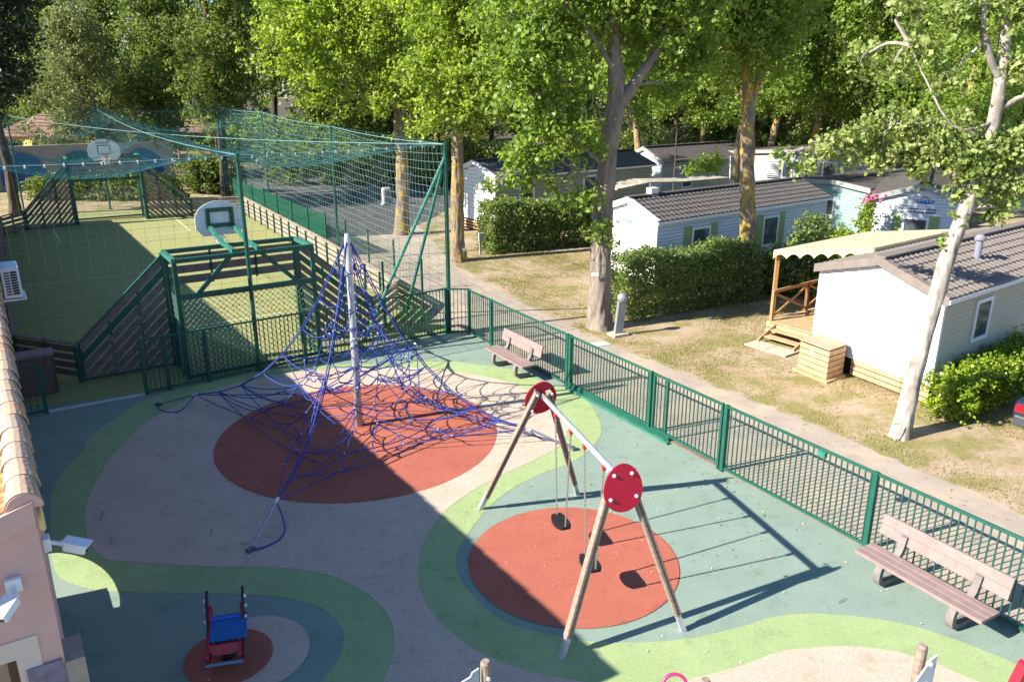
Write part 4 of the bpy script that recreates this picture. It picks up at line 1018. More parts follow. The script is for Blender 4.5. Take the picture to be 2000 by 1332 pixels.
# awnings
canvas = M('cream_canvas', (.50, .43, .29), .85, (.44, .375, .25), 2, .15)
canvas2 = M('cream_valance', (.62, .52, .29), .85)
def awning(label, p, q, back, drop=.26, sc=7, poles=()):
    t = empty('awning', V(p.x, p.y, 0), label, 'awning')
    d = (q-p); L = d.length; dn_ = d.normalized(); n = dn_.cross(back.normalized()).normalized()
    if n.z < 0: n = -n
    cp = MB().prism([p, q, q+back, p+back], n*.02).build('canopy', canvas, t)
    def val(a, e, name):
        m = 6*sc; pts = [a, a+e]
        low = [a+e*(1-i/m)-V(0, 0, drop-.14*abs(math.sin(math.pi*sc*i/m))**.9) for i in range(m+1)]
        out = (e.cross(V(0, 0, 1))).normalized()*.012
        mb = MB()
        up_ = [a+e*(1-i/m) for i in range(m+1)]
        for i in range(m): mb.hexa([low[i], low[i+1], low[i+1]+out, low[i]+out, up_[i], up_[i+1], up_[i+1]+out, up_[i]+out])
        mb.build(name, canvas2, cp)
        for i in range(5): MB().lathe(a+e*((i+.3)/5)-V(0, 0, .06)+out*1.5, [(.022, 0), (.022, .01)], 6, out).build('eyelet', steel, cp)
    val(p-(back.normalized())*.02, d, 'valance')
    MB().prism([q+dn_*.01, q+back+dn_*.01, q+back+dn_*.01-V(0, 0, .18), q+dn_*.01-V(0, 0, .18)], dn_*.012).build('side_valance', canvas2, cp)
    for s_ in poles: MB().beam(V(s_.x, s_.y, .02), s_, .11, .11).build('pole', wood_new, t)
    return t
aw0, aw1 = V(8.0, 23.95, 2.62), V(10.35, 22.45, 2.98)
awning('cream awning with scalloped valance beside the brown tiled mobile home', aw0, aw1, b1*5.2, poles=(V(8.12, 24.0, 2.58)+b1*.05, V(8.12, 24.0, 2.58)+b1*4.9))
awning('pale awning with scalloped edge at the right behind the white trunk', H8(3.75, .6, 2.75)+V(.1, 0, 0), H8(3.75, .6, 2.45)+a8*3.2, b8*4.5, .28, 6, poles=(H8(3.75, .6, 2.4)+a8*3.1+b8*.1,))
awning('small brown awning far behind under the trees', AT(1585, 283, 55), AT(1650, 268, 53), V(2, 3, 0), .2, 5)
ag = empty('awning', G(1210, 372, 2.4)-V(0, 0, 2.4), 'long ragged pale awning strip behind the white mobile home roof', 'awning')
pa = [AT(1205, 372, 33.5), AT(1270, 358, 34.2), AT(1330, 357, 35), AT(1425, 349, 36.6)]
mb = MB()
for p, q in zip(pa[:-1], pa[1:]): mb.prism([p, q, q+V(-.6, .9, .04), p+V(-.6, .9, .04)], V(0, 0, .05))
mb.build('canopy', M('ragged_canvas', (.42, .38, .30), .9, (.25, .22, .17), 4), ag)
for p in (pa[1], pa[3]): MB().tube([V(p.x, p.y, 0), p], .03, 6).build('pole', steel, ag)
# deck, railing and steps of the near home
dk = empty('timber_deck', H1(-.1, 1.2, 0), 'timber deck with crossed railing and steps under the cream awning', 'deck')
D0 = H1(0, 1.0, 0)-a1*2.25; 
pn = (-a1-b1*(-a1.dot(b1))).normalized()
def DK(o, v, z): return H1(0, v, z)+pn*o
for k in range(15): MB().boxv(DK(.06+k*.148, 1.0, .44), pn*.14, b1*5.6, V(0, 0, .04)).build('deck_plank', wood_pale, dk)
for k in range(2): MB().boxv(DK(.06, .985, .16+k*.15), pn*2.2, -b1*.02, V(0, 0, .12)).build('fascia_board', wood_pale, dk)
MB().boxv(DK(2.27, 1.0, .1), pn*.02, b1*5.6, V(0, 0, .36)).build('fascia_board', wood_pale, dk)
def xrail(p, q):
    for s_ in (p, q): MB().box(s_+V(0, 0, .48+.48), .09, .09, .96, .6).build('rail_post', wood_new, dk)
    MB().beam(p+V(0, 0, 1.40), q+V(0, 0, 1.40), .06, .10).build('hand_rail', wood_new, dk)
    MB().beam(p+V(0, 0, .58), q+V(0, 0, 1.34), .035, .07).build('cross_brace', wood_new, dk)
    MB().beam(p+V(0, 0, 1.34)+b1*.04, q+V(0, 0, .58)+b1*.04, .035, .07).build('cross_brace', wood_new, dk)
for k in range(3): xrail(DK(2.2, 1.1+k*1.8, 0), DK(2.2, 1.1+(k+1)*1.8, 0))
for k in range(2): MB().boxv(DK(.75, .98-.30*(k+1), .30-.14*k), pn*1.15, b1*.28, V(0, 0, .035)).build('step', wood_pale, dk)
for o in (.70, 1.92): MB().prism([DK(o, .98, .46), DK(o, .98, .30), DK(o, .20, .03), DK(o, .12, .03), DK(o, .20, .15)], pn*.035).build('stringer', wood_pale, dk)
for k in range(2): MB().boxv(DK(.62+k*.72, -.35, .01), pn*.70, b1*.62, V(0, 0, .045)).build('paving_slab', M('pale_slab', (.5, .43, .33)), dk)
# wooden gas box
cp_ = H1(.22, -.95, 0); t = empty('storage_crate', cp_, 'slatted timber storage crate with lid against the white gable end', 'crate')
cw_, cd_, chh = 1.0, .78, .88
MB().boxv(cp_+a1*.04+b1*.04+V(0, 0, .05), a1*(cw_-.08), b1*(cd_-.08), V(0, 0, chh-.1)).build('liner', dark, t)
for k in range(5):
    MB().boxv(cp_+V(0, 0, .08+k*.155), a1*cw_, b1*.028, V(0, 0, .128)).build('slat', wood_pale, t)
    MB().boxv(cp_+a1*(cw_-.028)+b1*.03+V(0, 0, .08+k*.155), a1*.026, b1*(cd_-.03), V(0, 0, .128)).build('slat', wood_pale, t)
for k in range(5): MB().boxv(cp_-a1*.03-b1*.03+b1*(k*.166)+V(0, 0, chh), a1*(cw_+.06), b1*.16, V(0, 0, .03)).build('lid_plank', M('lid_timber', (.40, .30, .21), .8, (.32, .24, .17), 5), t)
MB().boxv(cp_-a1*.1-b1*.1, a1*(cw_+.2), b1*(cd_+.1), V(0, 0, .06)).build('base_board', wood_pale, t)
MB().boxv(cp_+a1*.36-b1*.006+V(0, 0, .60), a1*.11, b1*.006, V(0, 0, .11)).build('sticker', white, t)
# antenna pole behind home 2
p = AT(1427, 380, 44); t = empty('antenna_pole', V(p.x, p.y, 0), 'thin pale antenna pole between the dark roofed homes and the lichen trunk', 'pole')
tp = AT(1427, 305, 44); MB().tube([V(p.x, p.y, 0), tp], .03, 6).build('pole', white, t); MB().tube([tp-V(1.2, 0, .12), tp-V(0, 0, .12)], .015, 4).tube([tp-V(.8, 0, .4), tp-V(.8, 0, -.1)], .012, 4).build('antenna_arm', white, t)
# ------------------------------------------------------------------ far things behind the court
wa, wb = G(2, 374), G(345, 353); wd = (wb-wa).normalized(); wn_ = V(wd.y, -wd.x, 0)
wall_g = M('arch_wall_grey', (.30, .27, .25), .85, (.25, .225, .21), 1.2, .2)
aw_ = empty('arcade_wall', (wa+wb)/2, 'grey wall with blue arched openings behind the far goal', 'wall')
L = (wb-wa).length
MB().boxv(wa-wd*6, wd*(L+6), -wn_*.4, V(0, 0, 3.1)).build('wall', wall_g, aw_)
blue_t = M('blue_tarp', (.015, .12, .26), .6, (.012, .09, .20), 3)
for px in (48, 165, 300):
    c = wa+wd*((G(px, 365)-wa).dot(wd)); r_ = 1.45
    MB().prism([c+wn_*.01+wd*(r_*math.cos(k*math.pi/16))+V(0, 0, 1.15+1.45*math.sin(k*math.pi/16)) for k in range(17)], wn_*.10).build('arch_panel', blue_t, aw_)
    MB().boxv(c+wn_*.02-wd*r_+V(0, 0, .35), wd*2*r_, wn_*.12, V(0, 0, .72)).build('arch_sill', M('blue_dark', (.01, .06, .22), .6), aw_)
roofc = M('terracotta_roof', (.27, .15, .115), .85, (.21, .12, .095), 3, .3)
def gazebo(label, c, w, d, ze, zr):
    t = empty('gazebo', V(c.x, c.y, 0), label, 'gazebo')
    p = [c+V(-w/2, -d/2, ze), c+V(w/2, -d/2, ze), c+V(w/2, d/2, ze), c+V(-w/2, d/2, ze), c+V(-w*.12, 0, zr), c+V(w*.12, 0, zr)]
    MB().add(p, [(0, 1, 5, 4), (1, 2, 5), (2, 3, 4, 5), (3, 0, 4), (3, 2, 1, 0)]).build('roof', roofc, t)
    for k in range(7):
        z = ze+(zr-ze)*k/7; f = 1-k/7*.98; MB().beam(c+V(-w/2*(f+.12*(1-f)*2), -d/2*f-.01, z+.02), c+V(w/2*(f+.12*(1-f)*2), -d/2*f-.01, z+.02), .08, .05).build('roof_course', roofc, t)
    for x in (-.46, -.15, .15, .46): MB().tube([c+V(x*w, -d*.46, 0), c+V(x*w, -d*.46, ze)], .09, 6).build('post', wood_new, t)
    MB().beam(c+V(-w*.46, -d*.46, ze-.12), c+V(w*.46, -d*.46, ze-.12), .12, .2).build('beam', wood_new, t)
    MB().beam(c+V(-w*.46, -d*.46, 1.0), c+V(w*.46, -d*.46, 1.0), .08, .25).build('rail', wood_new, t)
gc = AT(112, 250, 72); gazebo('timber gazebo with pinkish tiled hip roof at the far left', V(gc.x, gc.y, 0), 9.0, 6, 3.15, 5.0)
gc = AT(330, 250, 82); gazebo('timber gazebo with long tiled roof under the dark trees', V(gc.x, gc.y, 0), 12, 6, 2.9, 4.6)
p = AT(37, 290, 66); t = empty('play_slide', V(p.x, p.y, 0), 'yellow slide beside the far left gazebo', 'slide')
ylw = M('yellow_plastic', (.62, .42, .03), .4); MB().prism([V(p.x-.4, p.y, 0), V(p.x+.4, p.y, 0), V(p.x+.35, p.y+1.5, 2.9), V(p.x-.35, p.y+1.5, 2.9)], V(0, 0, .1)).build('chute', ylw, t); MB().tube([V(p.x-.4, p.y+1.6, 0), V(p.x-.4, p.y+1.6, 3.0)], .08, 6).build('leg', ylw, t)
# ------------------------------------------------------------------ cars
def car(label, c, ang, paint, L=4.2, group=None):
    t = empty('parked_car', c, label, 'car', group)
    m = Matrix.Rotation(ang, 3, 'Z'); X = lambda x, y, z: Vector(c)+m @ V(x, y, z)
    prof = [(-2.08, .32), (-2.10, .62), (-2.02, .88), (-1.55, .95), (-1.15, 1.40), (-.6, 1.47), (.35, 1.42), (1.0, 1.0), (1.75, .88), (2.05, .68), (2.10, .32)]
    prof = [(x*L/4.2, z) for x, z in prof]
    def wdt(z): return .86-.20*max(0, (z-.92)/.55)-.05*max(0, (.5-z)/.2)
    n = len(prof); vs_ = []; 
    for s_ in (1, -1): vs_ += [X(x, s_*wdt(z), z) for x, z in prof]
    fs_ = [tuple(range(n)), tuple(reversed(range(n, 2*n)))]+[(i, n+i, n+(i+1) % n, (i+1) % n) for i in range(n)]
    bo = MB().add(vs_, fs_).build('body', paint, t, bevel=.06)
    gl = M('car_glass', (.02, .025, .03), .08, spec=.8)
    MB().add([X(-1.50, .66, 1.0), X(-1.50, -.66, 1.0), X(-1.19, -.58, 1.36), X(-1.19, .58, 1.36)], [(0, 1, 2, 3)]).build('rear_window', gl, bo).location += m @ V(-.03, 0, .02)
    MB().add([X(.45, .60, 1.38), X(.45, -.60, 1.38), X(.96, -.66, 1.05), X(.96, .66, 1.05)], [(0, 1, 2, 3)]).build('windscreen', gl, bo).location += m @ V(-.0, 0, .025)
    for s_ in (1, -1):
        MB().prism([X(x, s_*(wdt(z)+.01), z) for x, z in ((-1.35, 1.0), (-1.05, 1.36), (.28, 1.36), (.80, 1.02))], m @ V(0, s_*.012, 0)).build('side_window', gl, bo)
        for x in (-1.30, 1.28):
            w_ = MB().lathe(X(x*L/4.2, s_*.70, .32), [(.20, .0), (.31, .02), (.32, .10), (.31, .18), (.2, .2)], 20, m @ V(0, s_, 0)).build('wheel', black, t)
            MB().lathe(X(x*L/4.2, s_*.70, .32), [(.19, .19), (.17, .215), (.05, .22)], 12, m @ V(0, s_, 0)).build('rim', steel, w_)
        MB().boxv(X(-2.115*L/4.2, s_*.80-.0, .66), m @ V(.30, 0, .06), m @ V(0, -s_*.20, 0), m @ V(.03, 0, .14)).build('tail_light', M('tail_red', (.5, .01, .015), .2), bo)
    MB().boxv(X(-2.17*L/4.2, -.78, .34), m @ V(.12, 0, 0), m @ V(0, 1.56, 0), V(0, 0, .26)).build('rear_bumper', M('bumper', (.05, .055, .065), .4), bo, bevel=.04)
    return t
navy = M('navy_paint', (.012, .018, .04), .2, coat=.6)
car('dark blue parked car cut off by the right edge', G(2000, 872)+V(2.15, .80, 0), R(30), navy)
wp = M('white_paint', (.75, .75, .76), .25, coat=.5)
for i, (px, Y, lab) in enumerate(((545, 74, 'white parked car behind the court net, nearest the lichen trunks'), (508, 82, 'white parked car further left behind the net post'), (640, 80, 'pale parked car in the deep shade under the far trees'))):
    p = AT(px, 300, Y); car(lab, V(p.x, p.y, 0), R(20+15*i), wp if i < 2 else M('silver_paint', (.35, .36, .38), .3), group='cars parked far behind the court')
# ------------------------------------------------------------------ vegetation
def leaf_quads(cent, size, rng, up_bias=.15, aspect=.78, fold=.16):
    n = len(cent)
    nrm = rng.normal(size=(n, 3)); nrm[:, 2] = np.abs(nrm[:, 2])*.8+up_bias; nrm /= np.linalg.norm(nrm, axis=1)[:, None]
    a = rng.normal(size=(n, 3)); a -= nrm*np.sum(a*nrm, axis=1)[:, None]; a /= np.linalg.norm(a, axis=1)[:, None]
    b = np.cross(nrm, a); s = size*rng.uniform(.65, 1.25, n)[:, None]
    v = np.empty((n, 4, 3)); v[:, 0] = cent-a*s*.5; v[:, 2] = cent+a*s*.5
    v[:, 1] = cent+b*s*.5*aspect+nrm*s*fold-a*s*.08; v[:, 3] = cent-b*s*.5*aspect+nrm*s*fold-a*s*.08
    return v.reshape(-1, 3)
def crown_points(blobs, n_leaves, rng, per=22, spread=.34, shell=.5):
    """leaf centres: clumps (twigs) spread through ellipsoids, denser towards their outside"""
    w = np.array([b[1][0]*b[1][1]+b[1][1]*b[1][2]+b[1][0]*b[1][2] for b in blobs], float); w /= w.sum()
    nc = max(1, n_leaves//per); k = rng.choice(len(blobs), nc, p=w)
    c = np.array([b[0][:] for b in blobs])[k]; r = np.array([b[1] for b in blobs])[k]
    r = r.astype(float); d = rng.normal(size=(nc, 3)); d /= np.linalg.norm(d, axis=1)[:, None]
    rad = rng.uniform(0, 1, nc)**(1/3*(1-shell)+.02)
    rad *= rng.uniform(.62, 1.34, nc)
    cc = c+d*r*rad[:, None]
    tw = rng.normal(size=(nc, 3)); tw[:, 2] -= .25; tw /= np.linalg.norm(tw, axis=1)[:, None]
    tw = tw*.55+d*.45
    m = nc*per; idx = np.repeat(np.arange(nc), per)
    t = rng.uniform(-.5, .5, m)[:, None]
    p = cc[idx]+tw[idx]*t*spread*2.2+rng.normal(size=(m, 3))*spread*.42
    return p
def leaf_mesh(name, blobs, n, size, m, seed, org=(0, 0, 0), **kw):
    rng = np.random.default_rng(seed); per = kw.pop('per', 22); spread = kw.pop('spread', .34); shell = kw.pop('shell', .5)
    p = crown_points([((Vector(b[0])-Vector(org)), b[1]) for b in blobs], n, rng, per, spread, shell)
    zmin = kw.pop('zmin', None)
    if zmin is not None: p = p[p[:, 2] > zmin]
    v = leaf_quads(p, size, rng, **kw); q = np.arange(len(v)).reshape(-1, 4)
    return np_mesh(name, v, q, m)
poplar = LEAF('poplar_leaf', (.10, .18, .028), (.21, .32, .055), (.37, .47, .11), .55)
poplar_b = LEAF('poplar_leaf_bright', (.13, .22, .026), (.27, .38, .055), (.44, .52, .12), .55)
silver = LEAF('white_poplar_leaf', (.11, .18, .035), (.25, .33, .085), (.42, .46, .18), .42)
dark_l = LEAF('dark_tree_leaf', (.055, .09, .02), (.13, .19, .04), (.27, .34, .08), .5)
olive_l = LEAF('olive_tree_leaf', (.08, .105, .035), (.17, .21, .07), (.29, .33, .13), .45)
pine_l = LEAF('pine_needles', (.010, .020, .008), (.022, .040, .012), (.045, .065, .018), .1)
hedge_l = LEAF('hedge_leaf', (.085, .14, .032), (.165, .235, .058), (.28, .345, .10), .35, 2.2, .35)
hedge_b = LEAF('hedge_leaf_bright', (.09, .17, .012), (.19, .29, .022), (.32, .40, .04), .3, 2.2, .35)
bark = M('grey_bark', (.27, .225, .185), .95, (.15, .12, .095), 5, .9, 14, stretch=(1, 1, .28), amount=.52)
lichen = M('lichen_bark', (.25, .20, .145), .95, (.15, .115, .08), 5, .9, 14, stretch=(1, 1, .5), col3=(.37, .25, .05), scale3=3.2)
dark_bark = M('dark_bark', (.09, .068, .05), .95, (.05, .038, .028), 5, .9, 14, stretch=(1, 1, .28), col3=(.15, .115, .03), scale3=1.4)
white_bark = M('white_bark', (.37, .335, .295), .85, (.26, .235, .205), 4, .6, 14, stretch=(1, 1, .6), col3=(.19, .165, .14), scale3=3.4)
def limb(mb, pts, r0, r1, n=10, k=4, jit=.0, rnd=random.Random(1)):
    sp = smooth_px([Vector(p) for p in pts], False, k); m = len(sp)
    rs = [r0+(r1-r0)*i/(m-1) for i in range(m)]
    for i in range(1, m-1): sp[i] = sp[i]+V(rnd.uniform(-jit, jit), rnd.uniform(-jit, jit), 0)
    mb.tube(sp, rs, n); return sp
def relief(mb, sp, rs, rnd, amp, n=44):
    from mathutils import noise as nz
    # dense tube with vertical bark ridges pushed out of the surface
    pts = []; rr = []
    for i in range(len(sp)-1):
        for k in range(5): pts.append(sp[i].lerp(sp[i+1], k/5)); rr.append(rs[i]+(rs[i+1]-rs[i])*k/5)
    pts.append(sp[-1]); rr.append(rs[-1]); o0 = len(mb.v); mb.tube(pts, rr, n, False); sd = rnd.uniform(0, 50)
    for i in range(len(pts)):
        for k in range(n):
            j = o0+i*n+k; v = Vector(mb.v[j]); d = v-pts[i]
            if d.length < 1e-6: continue
            q = v*1.0; f = nz.noise(V(q.x*11+sd, q.y*11, q.z*1.6))+.5*nz.noise(V(q.x*24+sd, q.y*24, q.z*4))+1.1*nz.noise(V(q.x*2, q.y*2+sd, q.z*.9))*.8
            mb.v[j] = tuple(v+d.normalized()*amp*f*min(1, rr[i]/.3))
def tree(name, label, base, trunk, r, bm_, blobs, n, size, lm, seed, limbs=(), group=None, twigs=True, **kw):
    t = empty(name, base, label, 'tree', group); rnd = random.Random(seed)
    mb = MB(); b = Vector(base)
    flare = [b+V(0, 0, -.05), b+V(0, 0, .22)]
    pts = [b-V(0, 0, .05)]+trunk
    sp = smooth_px([Vector(p) for p in pts], False, 5); m = len(sp)
    rs = [r*(1.38 if i == 0 else 1.14 if i == 1 else 1.03 if i == 2 else 1)*(1-.5*i/(m-1)) for i in range(m)]
    relief(mb, sp, rs, rnd, .055 if n > 12000 and twigs and group is None else .04)
    to = mb.build('trunk', bm_, t, smooth=True)
    for L_ in limbs:
        mb = MB(); limb(mb, L_[0], L_[1], L_[2], 9, 4, .03, rnd); mb.build('limb', bm_, t, smooth=True)
    if twigs:
        mb = MB(); tips = [Vector(x[0][-1]) for x in limbs]+[Vector(trunk[-1])]
        nodes = [Vector(p) for L_ in limbs for p in L_[0][1:]]+[q_ for q_ in sp[len(sp)//3:]]+[Vector(trunk[-1]), Vector(trunk[-1]).lerp(Vector(trunk[-2]), .5)]
        for bl_ in blobs:
            c = Vector(bl_[0]); s_ = min(nodes, key=lambda q: (q-c).length)
            mid = s_.lerp(c, .5)+V(rnd.uniform(-.2, .2), rnd.uniform(-.2, .2), .15)
            limb(mb, [s_, mid, c], .05, .015, 5, 3, .02, rnd)
            for k in range(3):
                e = c+V(rnd.uniform(-1, 1)*bl_[1][0], rnd.uniform(-1, 1)*bl_[1][1], rnd.uniform(-1, 1)*bl_[1][2])*.75
                limb(mb, [c, c.lerp(e, .5)+V(0, 0, .1), e], .02, .006, 4, 2, .0, rnd)
        mb.build('branches', bm_, t)['kind'] = 'stuff'
    me = leaf_mesh('crown', blobs, n, size, lm, seed, base, **kw); link('crown', me, t)
    return t
def PB_(lst, Y, ry=None):       # blobs from (px, py, radius m, [dY])
    out = []
    for q in lst:
        px, py, r_ = q[:3]; y = Y+(q[3] if len(q) > 3 else 0)
        out.append((AT(px, py, y), (r_, r_*(ry or .95), r_*.82)))
    return out
# T1: yellow lichen trunk
B = G(785, 458)
tree('poplar_tree', 'poplar with yellow lichen trunk just right of the court net', B, [AT(786, 330, B.y), AT(778, 230, B.y), AT(770, 120, B.y+.2), AT(765, -40, B.y+.3)], .34, lichen,
     PB_([(540, 90, 1.5, -1), (600, 140, 1.4, -1.5), (560, 30, 1.7), (630, 60, 1.9, -.5), (660, 170, 1.2, -1), (610, 200, .6, -1), (700, 110, 1.8), (740, 190, 1.1, -1), (760, 60, 2.0), (700, 10, 2.0), (640, -20, 1.8), (800, 130, 1.5), (700, 215, .55, -1), (790, -30, 2.2), (680, -70, 2.4), (740, 30, 1.6, -1.5), (820, 200, .9), (700, -200, 2.4), (800, -180, 2.4), (620, -140, 2.0), (760, -300, 2.2)], B.y), 31000, .20, poplar_b, 11,
     limbs=[([AT(778, 225, B.y), AT(720, 120, B.y-.3), AT(640, 40, B.y-.5)], .13, .05), ([AT(775, 190, B.y), AT(700, 170, B.y-.8), AT(610, 140, B.y-1.2)], .09, .03)], spread=.38)
B = G(895, 510)
tree('poplar_tree', 'poplar with yellow lichen trunk at the lawn corner beside the path', B, [AT(893, 400, B.y), AT(893, 290, B.y), AT(890, 180, B.y), AT(895, 60, B.y), AT(900, -60, B.y)], .30, lichen,
     PB_([(830, 150, 1.2, -.5), (880, 90, 1.5), (930, 150, 1.4, -.6), (970, 80, 1.5), (850, 220, .8, -.6), (905, 225, .8, -.8), (960, 210, 1.0, -.5), (850, 20, 1.6), (930, 10, 1.7), (1000, 150, 1.0), (880, -60, 1.8), (820, 250, .45, -.6), (935, 262, .4, -.5), (1010, 20, 1.4), (880, -180, 2.0), (960, -140, 1.8), (800, -150, 1.8), (900, -300, 1.8)], B.y), 28000, .185, poplar_b, 12, limbs=[([AT(893, 240, B.y), AT(860, 170, B.y), AT(830, 90, B.y)], .11, .04)])
B = G(1172, 640)
tree('poplar_tree', 'large forked poplar with thick grey trunk beside the bollard lamp', B, [AT(1172, 540, B.y), AT(1178, 400, B.y), AT(1190, 280, B.y), AT(1203, 205, B.y), AT(1200, 110, B.y+.1), AT(1190, -60, B.y+.2)], .36, bark,
     PB_([(1010, 110, 1.2, -.8), (1080, 60, 1.2, -.5), (1040, 200, 1.1, -.9), (1110, 160, 1.0, -.6), (1000, 30, 1.2), (1150, 40, 1.1), (1060, 280, .8, -1), (1120, 260, .8, -.9), (1010, 300, .6, -1), (970, 360, .30, -1.2), (940, 372, .14, -1.3), (1010, 345, .40, -1.1), (1030, 350, .45, -1.1), (1080, 340, .45, -1), (1130, 330, .45, -.9), (1100, 405, .26, -.9), (1140, 390, .38, -.8), (1155, 450, .18, -.6), (1180, 440, .25, -.55), (1160, 510, .16, -.5), (1195, 475, .14, -.5),
          (1250, 40, 1.1, .4), (1320, 90, 1.0, .5), (1290, -20, 1.3), (1260, 130, .6, .3), (1360, 20, 1.1, .6), (1180, -40, 1.4), (1080, -50, 1.5), (1310, 180, .6, .6), (1370, 120, .6, .8), (1250, 220, .28, .3), (1180, -180, 1.7), (1300, -160, 1.6), (1080, -180, 1.5), (1220, -320, 1.6), (1350, -260, 1.3)], B.y), 31000, .17, poplar, 13, per=18, spread=.26,
     limbs=[([AT(1200, 215, B.y), AT(1240, 165, B.y+.1), AT(1285, 95, B.y+.2), AT(1330, -20, B.y+.3)], .20, .10), ([AT(1185, 330, B.y), AT(1120, 270, B.y-.5), AT(1060, 190, B.y-.9)], .07, .03), ([AT(1180, 375, B.y), AT(1120, 330, B.y-.5), AT(1075, 300, B.y-.8)], .06, .02), ([AT(1195, 130, B.y), AT(1150, 60, B.y-.3), AT(1100, 0, B.y-.5)], .09, .04)])
B = G(1462, 575)
tree('poplar_tree', 'tall poplar with lichen streaked trunk in front of the white home', B, [AT(1460, 450, B.y), AT(1460, 300, B.y), AT(1462, 200, B.y), AT(1452, 110, B.y), AT(1435, -50, B.y)], .29, lichen,
     PB_([(1440, 40, 1.4), (1400, 100, 1.0, -.4), (1500, 60, 1.3), (1380, 30, 1.2), (1540, 20, 1.3), (1460, -30, 1.8), (1520, 120, .8), (1410, 165, .5, -.4), (1370, -40, 1.6), (1560, -50, 1.6), (1480, 100, .9, -.8), (1460, -180, 1.9), (1380, -150, 1.6), (1550, -170, 1.6), (1470, -320, 1.8)], B.y), 27000, .16, poplar, 14,
     limbs=[([AT(1464, 205, B.y), AT(1490, 130, B.y+.1), AT(1515, 20, B.y+.2)], .16, .07)], spread=.28)
B = G(1757, 852)
tree('white_poplar_tree', 'leaning white barked poplar in front of the brown tiled home', B, [AT(1795, 700, 16.35), AT(1845, 520, 16.5), AT(1885, 410, 16.6), AT(1930, 280, 16.7), AT(1955, 150, 16.8), AT(1972, -40, 16.9)], .185, white_bark,
     PB_([(1570, 320, .20, .8), (1620, 285, .30, .8), (1680, 265, .42, .7), (1740, 240, .48, .5), (1790, 280, .5, .4), (1720, 310, .26, .6), (1840, 260, .5, .2), (1880, 310, .45, 0), (1930, 300, .5, 0), (1890, 370, .30, -.1), (1960, 370, .45, 0), (1940, 420, .22, 0), (1870, 425, .14, -.1), (1850, 470, .10, -.1), (1990, 290, .5, 0), (1800, 330, .22, .4), (1660, 305, .2, .7), (1530, 305, .12, .9),
          (1800, 100, .35, .4), (1880, 30, .42, .2), (1740, 140, .28, .6), (1985, 130, .35), (1770, 20, .40, .5), (1850, 150, .30, .2), (1990, 20, .42), (1690, 110, .25, .8)], 16.7), 9500, .125, silver, 15, per=12, spread=.17,
     limbs=[([AT(1935, 270, 16.7), AT(1850, 250, 16.9), AT(1740, 245, 17.1), AT(1600, 300, 17.5)], .05, .012), ([AT(1955, 160, 16.8), AT(1925, 80, 16.7), AT(1915, -20, 16.7)], .08, .05), ([AT(1945, 215, 16.75), AT(1985, 195, 16.7), AT(2040, 170, 16.6)], .07, .04), ([AT(1940, 240, 16.7), AT(1860, 245, 16.6), AT(1780, 90, 17)], .04, .012)])
# green tie on the white trunk and plate on the thick trunk
tg = G(1745, 860); MB().tube([tg+V(0, -.05, .02), tg+V(.03, -.05, .25), tg+V(.0, -.06, .45)], .012, 4).box(tg+V(-.02, -.06, .42), .14, .01, .03, .3).build('marker_ribbon', M('neon_green', (.25, .8, .3), .6))
tag(bpy.data.objects['marker_ribbon'], 'neon green ribbon tied at the foot of the white trunk', 'ribbon')
sg = AT(1162, 536, 24.05); MB().box(sg, .24, .015, .10, .1).build('trunk_plate', white); tag(bpy.data.objects['trunk_plate'], 'small white plate nailed to the thick grey trunk', 'sign')
sg = G(906, 512)
t = empty('tree_tag', sg, 'small white tag on a stick at the foot of the lichen trunk', 'sign'); MB().tube([sg, sg+V(0, 0, .5)], .012, 4).build('stick', white, t); MB().box(sg+V(0, 0, .55), .14, .015, .14, .3).build('plate', white, t)
# hedges and shrubs
def hedge(name, label, cat, blobs, n, size, lm, seed, base=None, stems=4, **kw):
    b = base or V(blobs[0][0].x, blobs[0][0].y, 0); b = V(b.x, b.y, 0)
    t = empty(name, b, label, cat); rnd = random.Random(seed)
    mb = MB()
    for bl_ in blobs:
        c = Vector(bl_[0])
        for k in range(stems):
            e = c+V(rnd.uniform(-.6, .6)*bl_[1][0], rnd.uniform(-.6, .6)*bl_[1][1], rnd.uniform(-.2, .5)*bl_[1][2]); f = V(c.x+rnd.uniform(-.25, .25), c.y+rnd.uniform(-.2, .2), 0)
            limb(mb, [f, f.lerp(e, .5)+V(0, 0, .1), e], .018, .006, 4, 2, 0, rnd)
    mb.build('stems', dark_bark, t)
    me = leaf_mesh('foliage', blobs, n, size, lm, seed, b, zmin=.03, **kw); link('foliage', me, t); return t
def hrow(p, q, n, r, zc, rz):
    return [(p.lerp(q, i/(n-1))+V(0, 0, zc), (r, r, rz)) for i in range(n)]
def boxy(p, q, n, r, h, seed):
    rnd = random.Random(seed); out = []
    for i in range(n):
        c = p.lerp(q, i/(n-1))
        for z in (.28, .6, .86): out.append((c+V(rnd.uniform(-.1, .1), rnd.uniform(-.1, .1), h*z), (r*rnd.uniform(.85, 1.1), r*rnd.uniform(.85, 1.1), h*.24)))
    return out
